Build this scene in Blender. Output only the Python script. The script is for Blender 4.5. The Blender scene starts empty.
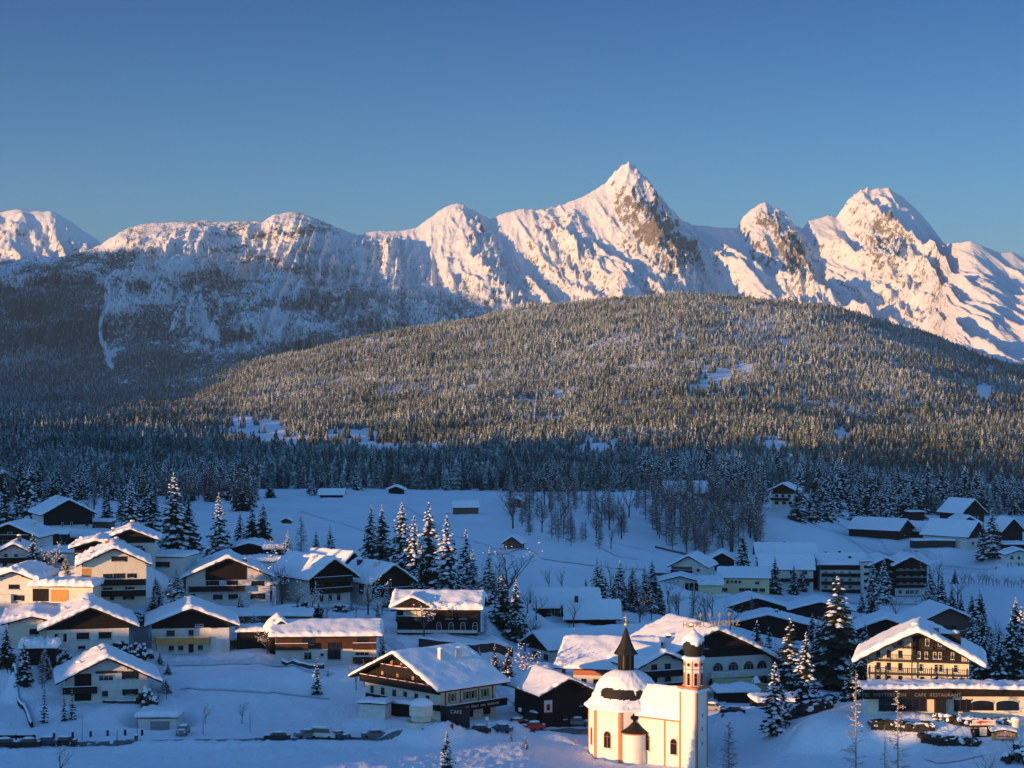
SKY_AIR, SKY_DUST, SKY_OZ, SKY_STR = 1.0, 0.3, 3.7, 0.13
SKY_LOW, SKY_MID, SKY_TOP, SKY_FILL = (.90,.68,.78), (.44,.58,.71), (.145,.325,.50), (1.4,1.48,1.5,1)
SUN_STR, SUN_COL, EXPO, HAZE = 4.1, (1.0, .535, .19), 1.08, 2.2e-5
import bpy, math, random
import numpy as np
from mathutils import Vector, Matrix
R = math.radians
sc = bpy.context.scene
COL = sc.collection
F, CX, HOR, CAMZ = 2000.0, 512.0, 380.0, 63.0     # focal length in pixels, centre column, horizon row, eye height
SUN_AZ, SUN_EL = 55.0, 4.5                        # sun stands behind the viewer, 55 deg to the left

# ------------------------------------------------------------------ noise
def _hash(i, j, seed):
    n = (i.astype(np.int64) * 374761393 + j.astype(np.int64) * 668265263 + seed * 1442695041) & 0xffffffff
    n = ((n ^ (n >> 13)) * 1274126177) & 0xffffffff
    n = ((n ^ (n >> 16)) * 2246822519) & 0xffffffff
    return ((n ^ (n >> 15)) & 0xffffff) / float(0x1000000)
def gnoise(x, y, seed=0):
    x = np.asarray(x, float); y = np.asarray(y, float)
    i = np.floor(x); j = np.floor(y); fx = x - i; fy = y - j
    u = fx*fx*fx*(fx*(fx*6-15)+10); v = fy*fy*fy*(fy*(fy*6-15)+10)
    def g(a, b):
        t = _hash(i+a, j+b, seed) * 2*np.pi
        return np.cos(t)*(fx-a) + np.sin(t)*(fy-b)
    return ((g(0,0)*(1-u)+g(1,0)*u)*(1-v) + (g(0,1)*(1-u)+g(1,1)*u)*v) * 1.5
def fbm(x, y, o=5, seed=0, gain=.5):
    s = 0; a = 1.0; f = 1.0
    for k in range(o):
        s = s + a*gnoise(x*f, y*f, seed+k*17); a *= gain; f *= 2.03
    return s
def ridged(x, y, o=5, seed=0, gain=.5):
    s = 0; a = 1.0; f = 1.0; w = 1.0
    for k in range(o):
        n = 1 - np.abs(gnoise(x*f, y*f, seed+k*13))*1.6
        n = n*n; s = s + a*n*w; w = np.clip(n*1.4, 0, 1); a *= gain; f *= 2.1
    return s

# ------------------------------------------------------------------ tagging and mesh helpers
def tag(o, label=None, cat=None, group=None, kind=None):
    if label: o['label'] = label
    if cat: o['category'] = cat
    if group: o['group'] = group
    if kind: o['kind'] = kind
    return o
def empty(name, loc, rz=0, label=None, cat=None, group=None):
    o = bpy.data.objects.new(name, None); COL.objects.link(o)
    o.empty_display_size = .1
    o.location = loc; o.rotation_euler = (0, 0, rz)
    return tag(o, label, cat, group)
def link(name, me, parent=None, loc=None, rz=None):
    o = bpy.data.objects.new(name, me); COL.objects.link(o)
    if parent is not None: o.parent = parent
    if loc is not None: o.location = loc
    if rz is not None: o.rotation_euler = (0, 0, rz)
    return o
class MB:
    def __init__(s): s.v = []; s.f = []; s.m = []
    def add(s, vs, fs, mi=0):
        n = len(s.v); s.v.extend([tuple(p) for p in vs])
        for f in fs: s.f.append(tuple(i+n for i in f)); s.m.append(mi)
    def box(s, x0, x1, y0, y1, z0, z1, mi=0):
        s.add([(x0,y0,z0),(x1,y0,z0),(x1,y1,z0),(x0,y1,z0),(x0,y0,z1),(x1,y0,z1),(x1,y1,z1),(x0,y1,z1)],
              [(0,3,2,1),(4,5,6,7),(0,1,5,4),(1,2,6,5),(2,3,7,6),(3,0,4,7)], mi)
    def prism(s, poly, y0, y1, mi=0):            # polygon in x,z swept along y
        n = len(poly)
        s.add([(x,y0,z) for x,z in poly]+[(x,y1,z) for x,z in poly],
              [tuple(range(n)), tuple(range(2*n-1, n-1, -1))]+[(i,i+n,(i+1)%n+n,(i+1)%n) for i in range(n)], mi)
    def vprism(s, poly, z0, z1, mi=0):           # polygon in x,y swept upwards
        n = len(poly)
        s.add([(x,y,z0) for x,y in poly]+[(x,y,z1) for x,y in poly],
              [tuple(range(n-1,-1,-1)), tuple(range(n,2*n))]+[(i,(i+1)%n,(i+1)%n+n,i+n) for i in range(n)], mi)
    def tube(s, p0, p1, r0, r1=None, n=6, mi=0):
        p0 = Vector(p0); p1 = Vector(p1); r1 = r0 if r1 is None else r1
        d = (p1-p0)
        if d.length < 1e-6: return
        q = d.to_track_quat('Z', 'Y'); a = []
        for P, r in ((p0, r0), (p1, r1)):
            for k in range(n):
                t = 2*math.pi*k/n; a.append(P + q @ Vector((r*math.cos(t), r*math.sin(t), 0)))
        s.add(a, [(k,(k+1)%n,(k+1)%n+n,k+n) for k in range(n)]+[tuple(range(n-1,-1,-1)), tuple(range(n,2*n))], mi)
    def lathe(s, prof, cx=0, cy=0, n=24, mi=0, a0=0, a1=2*math.pi, ph=0):   # prof: (r, z)
        full = abs(a1-a0-2*math.pi) < 1e-6; m = n if full else n+1; vs = []
        for r, z in prof:
            for k in range(m):
                t = ph+a0+(a1-a0)*k/n; vs.append((cx+r*math.sin(t), cy-r*math.cos(t), z))
        fs = []
        for i in range(len(prof)-1):
            for k in range(n):
                k2 = (k+1)%m; fs.append((i*m+k, i*m+k2, (i+1)*m+k2, (i+1)*m+k))
        s.add(vs, fs, mi)
    def blob(s, c, rx, ry, rz, mi=0, seed=0, n=8, m=5, amp=.15, flat=0.0):   # an uneven rounded lump
        rnd = random.Random(seed); vs = []
        for i in range(m+1):
            ph = math.pi*i/m
            for k in range(n):
                t = 2*math.pi*k/n; a = 1+rnd.uniform(-amp, amp)
                z = math.cos(ph)*rz; z = max(z, -flat*rz) if flat else z
                vs.append((c[0]+rx*a*math.sin(ph)*math.cos(t), c[1]+ry*a*math.sin(ph)*math.sin(t), c[2]+z))
        s.add(vs, [(i*n+k, (i+1)*n+k, (i+1)*n+(k+1)%n, i*n+(k+1)%n) for i in range(m) for k in range(n)], mi)
    def mesh(s, name, mats, smooth=False):
        me = bpy.data.meshes.new(name); me.from_pydata(s.v, [], s.f)
        if not isinstance(mats, (list, tuple)): mats = [mats]
        for k in mats: me.materials.append(k)
        me.polygons.foreach_set('material_index', s.m)
        if smooth is True: me.polygons.foreach_set('use_smooth', [True]*len(s.f))
        elif smooth: me.polygons.foreach_set('use_smooth', [m in smooth for m in s.m])
        me.update(); return me
    def build(s, name, mats, parent=None, loc=None, rz=None, smooth=False):
        return link(name, s.mesh(name, mats, smooth), parent, loc, rz)
def grid_mesh(name, P, mat, smooth=True, attrs=None, flip=False):
    ny, nx = P.shape[:2]
    me = bpy.data.meshes.new(name)
    me.vertices.add(nx*ny); me.vertices.foreach_set('co', P.reshape(-1, 3).astype(np.float32).ravel())
    j, i = np.meshgrid(np.arange(ny-1), np.arange(nx-1), indexing='ij'); a = (j*nx+i).ravel()
    q = np.stack([a, a+1, a+nx+1, a+nx], 1)
    if flip: q = q[:, ::-1]
    nf = len(q); me.loops.add(nf*4); me.loops.foreach_set('vertex_index', q.ravel().astype(np.int32))
    me.polygons.add(nf); me.polygons.foreach_set('loop_start', (np.arange(nf)*4).astype(np.int32))
    me.polygons.foreach_set('loop_total', np.full(nf, 4, np.int32))
    if smooth: me.polygons.foreach_set('use_smooth', np.ones(nf, bool))
    me.materials.append(mat)
    for k, v in (attrs or {}).items():
        at = me.attributes.new(k, 'FLOAT', 'POINT'); at.data.foreach_set('value', np.asarray(v, np.float32).ravel())
    me.update(); me.validate(); return me

# ------------------------------------------------------------------ materials
def newmat(name):
    m = bpy.data.materials.new(name); m.use_nodes = True; nt = m.node_tree
    return m, nt, nt.nodes['Principled BSDF']
def N(nt, t, **kw):
    n = nt.nodes.new(t)
    for k, v in kw.items():
        if k in n.inputs: n.inputs[k].default_value = v
        else: setattr(n, k, v)
    return n
def L(nt, a, b): nt.links.new(a, b)
def ramp(nt, fac, stops):
    r = nt.nodes.new('ShaderNodeValToRGB'); e = r.color_ramp.elements
    while len(e) < len(stops): e.new(.5)
    for q, (p, c) in zip(e, stops): q.position = p; q.color = (*c, 1) if len(c) == 3 else c
    L(nt, fac, r.inputs[0]); return r
def coords(nt, obj=True):
    return nt.nodes.new('ShaderNodeTexCoord').outputs['Object' if obj else 'Generated']
def simple(name, c1, c2=None, rough=.8, scale=3, bump=.0, bscale=20, metal=0, spec=.3, stretch=None, dist=.05):
    m, nt, b = newmat(name)
    b.inputs['Roughness'].default_value = rough; b.inputs['Metallic'].default_value = metal
    b.inputs['Specular IOR Level'].default_value = spec
    co = coords(nt)
    if stretch:
        mp = N(nt, 'ShaderNodeMapping'); mp.inputs['Scale'].default_value = stretch; L(nt, co, mp.inputs[0]); co = mp.outputs[0]
    if c2 is None: c2 = tuple(v*.75 for v in c1)
    no = N(nt, 'ShaderNodeTexNoise', Scale=scale, Detail=6, Roughness=.65); L(nt, co, no.inputs['Vector'])
    r = ramp(nt, no.outputs[0], [(.3, c2), (.7, c1)]); L(nt, r.outputs[0], b.inputs['Base Color'])
    if bump:
        n2 = N(nt, 'ShaderNodeTexNoise', Scale=bscale, Detail=4); L(nt, co, n2.inputs['Vector'])
        bp = N(nt, 'ShaderNodeBump', Strength=bump, Distance=dist); L(nt, n2.outputs[0], bp.inputs['Height']); L(nt, bp.outputs[0], b.inputs['Normal'])
    return m
def planks(name, c1, c2, rough=.8, per=6.0, axis='X'):
    m, nt, b = newmat(name); b.inputs['Roughness'].default_value = rough; b.inputs['Specular IOR Level'].default_value = .2
    co = coords(nt)
    w = N(nt, 'ShaderNodeTexWave', Scale=per, Distortion=.3, Detail=1); w.bands_direction = axis; L(nt, co, w.inputs['Vector'])
    no = N(nt, 'ShaderNodeTexNoise', Scale=1.7, Detail=6, Roughness=.7); L(nt, co, no.inputs['Vector'])
    r = ramp(nt, no.outputs[0], [(.3, c2), (.7, c1)])
    mx = N(nt, 'ShaderNodeMix', data_type='RGBA', blend_type='MULTIPLY'); mx.inputs[0].default_value = .5
    r2 = ramp(nt, w.outputs['Fac'], [(.0, (.35,.35,.35)), (.25, (1,1,1))])
    L(nt, r.outputs[0], mx.inputs[6]); L(nt, r2.outputs[0], mx.inputs[7]); L(nt, mx.outputs[2], b.inputs['Base Color'])
    return m
def snow_mat(name, base=(.80,.84,.90), big=.35, small=3.0, strength=.5, dist=.25):
    m, nt, b = newmat(name)
    b.inputs['Roughness'].default_value = .62; b.inputs['Specular IOR Level'].default_value = .25
    tc = nt.nodes.new('ShaderNodeNewGeometry').outputs['Position']
    n1 = N(nt, 'ShaderNodeTexNoise', Scale=big, Detail=6, Roughness=.6); L(nt, tc, n1.inputs['Vector'])
    n2 = N(nt, 'ShaderNodeTexNoise', Scale=small, Detail=5, Roughness=.6); L(nt, tc, n2.inputs['Vector'])
    r = ramp(nt, n1.outputs[0], [(.3, tuple(v*.93 for v in base)), (.7, base)]); L(nt, r.outputs[0], b.inputs['Base Color'])
    b1 = N(nt, 'ShaderNodeBump', Strength=strength, Distance=dist*3); L(nt, n1.outputs[0], b1.inputs['Height'])
    b2 = N(nt, 'ShaderNodeBump', Strength=strength*.8, Distance=dist*.4); L(nt, n2.outputs[0], b2.inputs['Height'])
    L(nt, b1.outputs[0], b2.inputs['Normal']); L(nt, b2.outputs[0], b.inputs['Normal'])
    return m
M = {}
M['snow'] = snow_mat('snow')
M['roof_snow'] = snow_mat('roof_snow', big=.8, small=4.0, strength=.35, dist=.12)
M['white'] = simple('white_plaster', (.68,.66,.62), (.50,.48,.44), .9, .9, .15, 30)
M['cream'] = simple('cream_plaster', (.72,.66,.54), (.58,.52,.42), .9, 1.0, .15, 30)
M['yellow'] = simple('yellow_plaster', (.66,.58,.34), (.56,.49,.28), .9, 1.0)
M['timber'] = planks('dark_timber', (.026,.017,.012), (.012,.008,.006))
M['black_timber'] = planks('black_timber', (.016,.012,.011), (.008,.007,.007))
M['brown'] = planks('brown_timber', (.085,.038,.022), (.045,.02,.013))
M['old_wood'] = planks('weathered_wood', (.16,.10,.075), (.08,.055,.045))
M['orange'] = planks('orange_boards', (.62,.33,.10), (.48,.24,.07))
M['brick'] = simple('red_brick', (.42,.16,.10), (.30,.11,.07), .9, 5)
M['glass'] = simple('window_glass', (.012,.014,.018), (.006,.007,.01), .12, 1.0, spec=.5)
M['frame'] = simple('white_frame', (.6,.58,.54), (.5,.48,.45), .6, 3)
M['dframe'] = simple('dark_frame', (.05,.03,.022), (.03,.02,.015), .6, 3)
M['stone'] = simple('grey_stone', (.26,.25,.24), (.16,.15,.15), .9, 2.0, .4, 6)
M['dark_stone'] = simple('dark_stone', (.05,.047,.045), (.03,.028,.028), .95, 1.5, .4, 6)
M['metal'] = simple('dark_metal', (.05,.05,.055), (.035,.035,.04), .5, 4, metal=.5)
M['trim'] = simple('red_ochre_trim', (.58,.22,.10), (.48,.17,.08), .85, 3)
M['shingle'] = planks('dark_shingle', (.026,.025,.022), (.012,.012,.012), .7, 3)
M['gold'] = simple('gilded_metal', (.85,.55,.12), (.75,.45,.10), .35, 3, metal=.7)
M['bark'] = simple('bark', (.09,.065,.05), (.045,.035,.03), .95, 6)
M['twig'] = simple('twig', (.16,.10,.075), (.09,.06,.05), .95, 4)
M['birch'] = simple('pale_bark', (.42,.33,.22), (.22,.16,.11), .9, 5)
M['needle'] = simple('spruce_needles', (.020,.034,.018), (.009,.015,.010), .9, 2.5)
M['red'] = simple('red_cloth', (.6,.03,.03), (.45,.02,.02), .8, 6)
M['rubber'] = simple('tyre_rubber', (.02,.02,.02), (.015,.015,.015), .9, 6)
M['lens'] = simple('lamp_lens', (.7,.7,.68), (.6,.6,.6), .2, 6)
M['tail'] = simple('tail_lens', (.5,.03,.02), (.4,.02,.02), .3, 6)
M['road'] = simple('road_surface', (.17,.17,.18), (.06,.06,.062), .9, .35, .3, 8)
def flat(name, c, rough=.6, **k):
    if name not in M: M[name] = simple(name, c, tuple(v*.85 for v in c), rough, 4, **k)
    return M[name]

# ------------------------------------------------------------------ placement
def at(c, row, D): return Vector(((c-CX)/F*D, D, CAMZ-(row-HOR)/F*D))
COLS = np.array([-900,-200,0,128,256,384,512,640,768,896,1024,1224,1900], float)
ROWT = {   # apparent row of bare ground for each depth, per column above
 290: [790,790,790,790,790,790,790,788,783,775,772,772,772],
 325: [745,745,745,745,745,748,752,756,742,720,716,716,716],
 350: [712,712,716,704,714,722,722,724,708,699,697,697,697],
 385: [664,664,664,655,653,667,690,698,706,706,704,704,704],
 420: [622,622,622,615,614,632,646,668,700,710,710,710,710],
 450: [592,592,592,592,598,602,618,640,680,700,700,700,700],
 500: [556,556,556,560,570,582,598,614,650,668,668,668,668],
 600: [532,532,532,532,535,549,556,588,614,624,624,624,624],
 700: [515,515,515,516,520,526,533,568,592,600,596,596,596],
 800: [505,505,505,505,505,508,514,540,562,578,572,572,572],
 900: [497,497,497,497,497,498,502,515,512,550,556,556,556],
 1000:[490,490,490,490,490,490,493,498,499,532,545,548,548],
 1200:[480,480,480,480,480,480,481,484,486,508,522,522,522],
 1500:[462,462,462,462,465,466,467,468,469,480,490,490,490],
 2000:[440,440,441,441,441,440,438,437,438,446,455,460,460],
 2500:[425,425,426,426,424,418,412,408,406,416,428,440,450],
 3200:[412,412,412,410,402,386,370,360,356,368,394,420,440],
 3800:[404,404,404,402,378,350,326,315,310,330,377,410,440],
 4200:[402,402,402,399,366,334,314,307,305,328,374,405,440],
 4600:[404,404,404,402,376,346,330,324,322,345,388,415,445],
 5400:[404,404,404,404,400,395,392,392,392,395,402,420,445],
 7000:[395,395,395,395,395,395,395,395,395,395,400,420,440]}
Dk = np.array(sorted(ROWT), float)
Zk = np.array([[CAMZ-(r-HOR)/F*d for r in ROWT[int(d)]] for d in Dk])
def _cr(xk, yk, x):                     # monotone-ish cubic along axis 0
    yk = np.asarray(yk, float); m = np.zeros_like(yk)
    h = np.diff(xk)[:, None]; dl = np.diff(yk, axis=0)/h
    m[1:-1] = (dl[:-1]*h[1:]+dl[1:]*h[:-1])/(h[:-1]+h[1:]); m[0] = dl[0]; m[-1] = dl[-1]
    i = np.clip(np.searchsorted(xk, x)-1, 0, len(xk)-2); t = ((x-xk[i])/(xk[i+1]-xk[i]))[:, None]; hh = h[i]
    return (2*t**3-3*t**2+1)*yk[i]+(t**3-2*t**2+t)*hh*m[i]+(-2*t**3+3*t**2)*yk[i+1]+(t**3-t**2)*hh*m[i+1]
LG = np.linspace(math.log(290), math.log(7000), 400); CG = np.linspace(-900, 1900, 351)
ZG = _cr(np.log(Dk), Zk, LG); ZG = _cr(COLS, ZG.T, CG).T
PADS = []                               # (x, y, z, radius): level ground around every building
def ground(X, Y, pads=True, detail=True):
    X = np.asarray(X, float); Y = np.asarray(Y, float); Yc = np.clip(Y, 290, 7000)
    c = CX+F*X/np.maximum(Y, 290.0)
    i = np.clip((np.log(Yc)-LG[0])/(LG[1]-LG[0]), 0, len(LG)-1.001); j = np.clip((c-CG[0])/(CG[1]-CG[0]), 0, len(CG)-1.001)
    i0 = i.astype(int); j0 = j.astype(int); a = i-i0; b = j-j0
    z = (ZG[i0,j0]*(1-b)+ZG[i0,j0+1]*b)*(1-a)+(ZG[i0+1,j0]*(1-b)+ZG[i0+1,j0+1]*b)*a
    near = np.clip((290-Y)/100, 0, 1); z = z*(1-near)+3.0*near
    rr = np.sqrt(X**2+Y**2); z = np.maximum(z, 101*np.exp(-(rr/70.0)**2)-40)
    if pads and PADS:
        num = z.copy(); den = np.ones_like(z)
        for (px, py, pz, pr) in PADS:
            d2 = ((X-px)**2+(Y-py)**2)/pr**2
            w = 9*np.exp(-d2*d2); num += w*pz; den += w
        z = num/den
    if detail:
        z = z + .35*fbm(X/14, Y/14, 4, 5)*np.clip((Y-280)/60+.4, .2, 1) + np.clip((Y-1100)/1500, 0, 1)*(13*fbm(X/260, Y/260, 4, 9)+13*gnoise(X/480, Y/700, 10))
        z = z + .10*np.maximum(0, fbm(X/2.2, Y/3.0, 3, 40))*np.clip((520-Y)/100, 0, 1)*np.clip((Y-260)/20, 0, 1)+.65*np.maximum(0, fbm(X/6, Y/7, 3, 46))**1.4*np.clip((560-Y)/60, 0, 1)*np.clip((Y-335)/12, 0, 1)
    return z
def gz(X, Y): return float(ground(np.array([X]), np.array([Y]))[0])
_Dm = np.exp(np.linspace(math.log(286), math.log(1600), 900))
def on_ground(c, row):                  # first ground point seen at this pixel
    X = (c-CX)/F*_Dm; z = ground(X, _Dm); r = HOR+(CAMZ-z)/_Dm*F
    k = np.nonzero(r <= row)[0]
    if len(k) == 0: k = [len(_Dm)-1]
    D = _Dm[k[0]]
    return Vector(((c-CX)/F*D, D, float(z[k[0]])))
# ------------------------------------------------------------------ camera, sky, sun
cam = bpy.data.cameras.new('camera'); co = bpy.data.objects.new('camera', cam); COL.objects.link(co)
cam.sensor_width = 36; cam.lens = 36*F/1024; cam.clip_start = 1; cam.clip_end = 60000
co.location = (0, 0, CAMZ); co.rotation_euler = (R(90)-math.atan(4/F), 0, 0); sc.camera = co
w = bpy.data.worlds.new('World'); sc.world = w; w.use_nodes = True; nt = w.node_tree
bg = nt.nodes['Background']; sky = nt.nodes.new('ShaderNodeTexSky'); sky.sky_type = 'NISHITA'; sky.sun_disc = False
sky.sun_elevation = R(SUN_EL); sky.altitude = 1200; sky.air_density = SKY_AIR; sky.dust_density = SKY_DUST; sky.ozone_density = SKY_OZ
# added tint on the sky: darker ahead towards the top, brightened elsewhere as fill
tcw = nt.nodes.new('ShaderNodeTexCoord'); sx = nt.nodes.new('ShaderNodeSeparateXYZ'); L(nt, tcw.outputs['Generated'], sx.inputs[0])
el = ramp(nt, sx.outputs[2], [(0.0, SKY_LOW), (.095, SKY_MID), (.20, SKY_TOP)])
yb = ramp(nt, sx.outputs[1], [(.45, (0,0,0)), (.88, (1,1,1))])
fx = N(nt, 'ShaderNodeMix', data_type='RGBA'); L(nt, yb.outputs[0], fx.inputs[0]); fx.inputs[6].default_value = SKY_FILL; L(nt, el.outputs[0], fx.inputs[7])
ml = N(nt, 'ShaderNodeMix', data_type='RGBA', blend_type='MULTIPLY'); ml.inputs[0].default_value = 1.0; L(nt, sky.outputs[0], ml.inputs[6]); L(nt, fx.outputs[2], ml.inputs[7])
L(nt, ml.outputs[2], bg.inputs[0]); bg.inputs[1].default_value = SKY_STR
sun = bpy.data.lights.new('sun', 'SUN'); so = bpy.data.objects.new('sun', sun); COL.objects.link(so)
sun.energy = SUN_STR; sun.angle = R(.5); sun.color = SUN_COL
Sdir = Vector((-math.sin(R(SUN_AZ))*math.cos(R(SUN_EL)), -math.cos(R(SUN_AZ))*math.cos(R(SUN_EL)), math.sin(R(SUN_EL))))
so.rotation_euler = Sdir.to_track_quat('Z', 'Y').to_euler(); so.location = Sdir*400+Vector((0,0,100))
sky.sun_rotation = math.atan2(Sdir.x, Sdir.y)
vs = sc.view_settings; vs.view_transform = 'Standard'; vs.look = 'None'; vs.gamma = 1; vs.exposure = EXPO; vs.use_curve_mapping = False
sc.cycles.max_bounces = 6; sc.cycles.diffuse_bounces = 3; sc.cycles.glossy_bounces = 2; sc.cycles.transmission_bounces = 2
sc.cycles.caustics_reflective = False; sc.cycles.caustics_refractive = False; sc.cycles.sample_clamp_indirect = 4
sc.cycles.volume_bounces = 0; sc.cycles.use_denoising = True

# ------------------------------------------------------------------ the ground: one sheet from the viewer's hill to the foot of the mountains
def build_ground():
    cols = np.concatenate([np.linspace(-6000,-1000,14)[:-1], np.linspace(-1000,-80,24)[:-1], np.arange(-80,1105,3.0), np.linspace(1110,2000,24), np.linspace(2000,7000,14)[1:]])
    Ds = np.concatenate([[1.,8,16,26,38,52,70,90,120,160,200,240], np.arange(270,520,1.1), np.exp(np.linspace(math.log(520), math.log(1300), 150)), np.exp(np.linspace(math.log(1310), math.log(5400), 170))])
    c, D = np.meshgrid(cols, Ds); X = (c-CX)/F*np.maximum(D, 40); Y = D
    z = ground(X, Y)
    # trodden and drifted snow
    z = z + .32*np.maximum(0, fbm(X/1.2, Y/1.7, 4, 44))*np.clip((331-Y)/4, 0, 1)*np.clip((Y-260)/20, 0, 1)*np.clip((60-X)/30, 0, 1)
    z = z + apply_banks(X, Y)
    P = np.stack([X, Y, z], -1)
    me = grid_mesh('snowy_ground', P, M['snow_ground'])
    tag(link('ground', me), kind='structure')
def ground_mat():
    m, nt, b = newmat('snow_ground')
    b.inputs['Roughness'].default_value = .65; b.inputs['Specular IOR Level'].default_value = .2
    geo = nt.nodes.new('ShaderNodeNewGeometry').outputs['Position']
    mp = N(nt, 'ShaderNodeMapping'); mp.inputs['Scale'].default_value = (1, .55, 1); L(nt, geo, mp.inputs[0]); tc = mp.outputs[0]
    n1 = N(nt, 'ShaderNodeTexNoise', Scale=.05, Detail=5); L(nt, tc, n1.inputs['Vector'])
    n2 = N(nt, 'ShaderNodeTexNoise', Scale=.45, Detail=6, Roughness=.6); L(nt, tc, n2.inputs['Vector'])
    n3 = N(nt, 'ShaderNodeTexNoise', Scale=2.2, Detail=4, Roughness=.6); L(nt, tc, n3.inputs['Vector'])
    r = ramp(nt, n1.outputs[0], [(.3, (.70,.75,.83)), (.7, (.80,.84,.90))]); L(nt, r.outputs[0], b.inputs['Base Color'])
    b1 = N(nt, 'ShaderNodeBump', Strength=.5, Distance=.9); L(nt, n2.outputs[0], b1.inputs['Height'])
    b2 = N(nt, 'ShaderNodeBump', Strength=.5, Distance=.25); L(nt, n3.outputs[0], b2.inputs['Height']); L(nt, b1.outputs[0], b2.inputs['Normal'])
    L(nt, b2.outputs[0], b.inputs['Normal'])
    return m
M['snow_ground'] = ground_mat()

# ------------------------------------------------------------------ mountains
def mountain_mat(name):
    m, nt, b = newmat(name); b.inputs['Roughness'].default_value = .85; b.inputs['Specular IOR Level'].default_value = .1
    pos = nt.nodes.new('ShaderNodeNewGeometry').outputs['Position']
    a = nt.nodes.new('ShaderNodeAttribute'); a.attribute_name = 'rock'
    f = nt.nodes.new('ShaderNodeAttribute'); f.attribute_name = 'wood'
    n1 = N(nt, 'ShaderNodeTexNoise', Scale=.036, Detail=10, Roughness=.86); L(nt, pos, n1.inputs['Vector'])
    n2 = N(nt, 'ShaderNodeTexNoise', Scale=.11, Detail=6, Roughness=.7); L(nt, pos, n2.inputs['Vector'])
    def math2(op, x, y):
        q = nt.nodes.new('ShaderNodeMath'); q.operation = op
        for k, v in enumerate((x, y)):
            if isinstance(v, (int, float)): q.inputs[k].default_value = v
            else: L(nt, v, q.inputs[k])
        return q.outputs[0]
    s = math2('ADD', a.outputs['Fac'], math2('MULTIPLY', math2('SUBTRACT', n1.outputs[0], .5), 2.0))
    fac = ramp(nt, s, [(.47, (0,0,0)), (.54, (1,1,1))])
    rock = ramp(nt, n2.outputs[0], [(.3, (.09,.08,.072)), (.5, (.18,.158,.14)), (.7, (.31,.28,.25))])
    mx = N(nt, 'ShaderNodeMix', data_type='RGBA'); L(nt, fac.outputs[0], mx.inputs[0]); mx.inputs[6].default_value = (.80,.82,.86,1); L(nt, rock.outputs[0], mx.inputs[7])
    n3 = N(nt, 'ShaderNodeTexNoise', Scale=.06, Detail=5, Roughness=.8); L(nt, pos, n3.inputs['Vector'])
    s2 = math2('ADD', f.outputs['Fac'], math2('MULTIPLY', math2('SUBTRACT', n3.outputs[0], .5), 1.8))
    fac2 = ramp(nt, s2, [(.45, (0,0,0)), (.6, (1,1,1))])
    mx2 = N(nt, 'ShaderNodeMix', data_type='RGBA'); L(nt, fac2.outputs[0], mx2.inputs[0]); L(nt, mx.outputs[2], mx2.inputs[6]); mx2.inputs[7].default_value = (.10,.095,.08,1)
    L(nt, mx2.outputs[2], b.inputs['Base Color'])
    bp = N(nt, 'ShaderNodeBump', Strength=.7, Distance=14.0); L(nt, n1.outputs[0], bp.inputs['Height'])
    bp2 = N(nt, 'ShaderNodeBump', Strength=.5, Distance=4.0); L(nt, n2.outputs[0], bp2.inputs['Height']); L(nt, bp.outputs[0], bp2.inputs['Normal'])
    L(nt, bp2.outputs[0], b.inputs['Normal'])
    return m
SIL = [(-900,300),(-300,280),(-60,266),(0,262),(30,258),(60,257),(85,251),(100,245),(112,237),(130,227),(150,223),(175,222),(200,221),(225,222),(245,221),(262,222),(275,214),(295,212),(310,216),
 (335,227),(357,235),(375,231),(400,231),(416,228),(432,216),(446,206),(460,203),(474,210),(490,219),(505,213),(520,209),(540,209),(560,205),(575,200),(590,193),(605,183),(614,173),(622,165),(629,162),
 (635,166),(642,173),(655,189),(670,207),(680,218),(692,225),(705,226),(722,228),(737,228),(743,217),(752,207),(764,202),(775,206),(786,213),(794,224),(802,229),(808,221),(820,218),(828,215),(836,217),
 (842,209),(850,198),(862,190),(878,186),(890,189),(905,199),(920,213),(934,230),(944,244),(955,243),(970,241),(985,247),(1000,253),(1012,252),(1024,256),(1060,262),(1150,280),(1300,300),(1900,330)]
MASSIF = {}
def crest_rows(c): return np.interp(c, [p[0] for p in SIL], [p[1] for p in SIL])
def crest_dist(c): return 7300-750/(1+np.exp(-(np.asarray(c, float)-946)/7.0))
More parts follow.
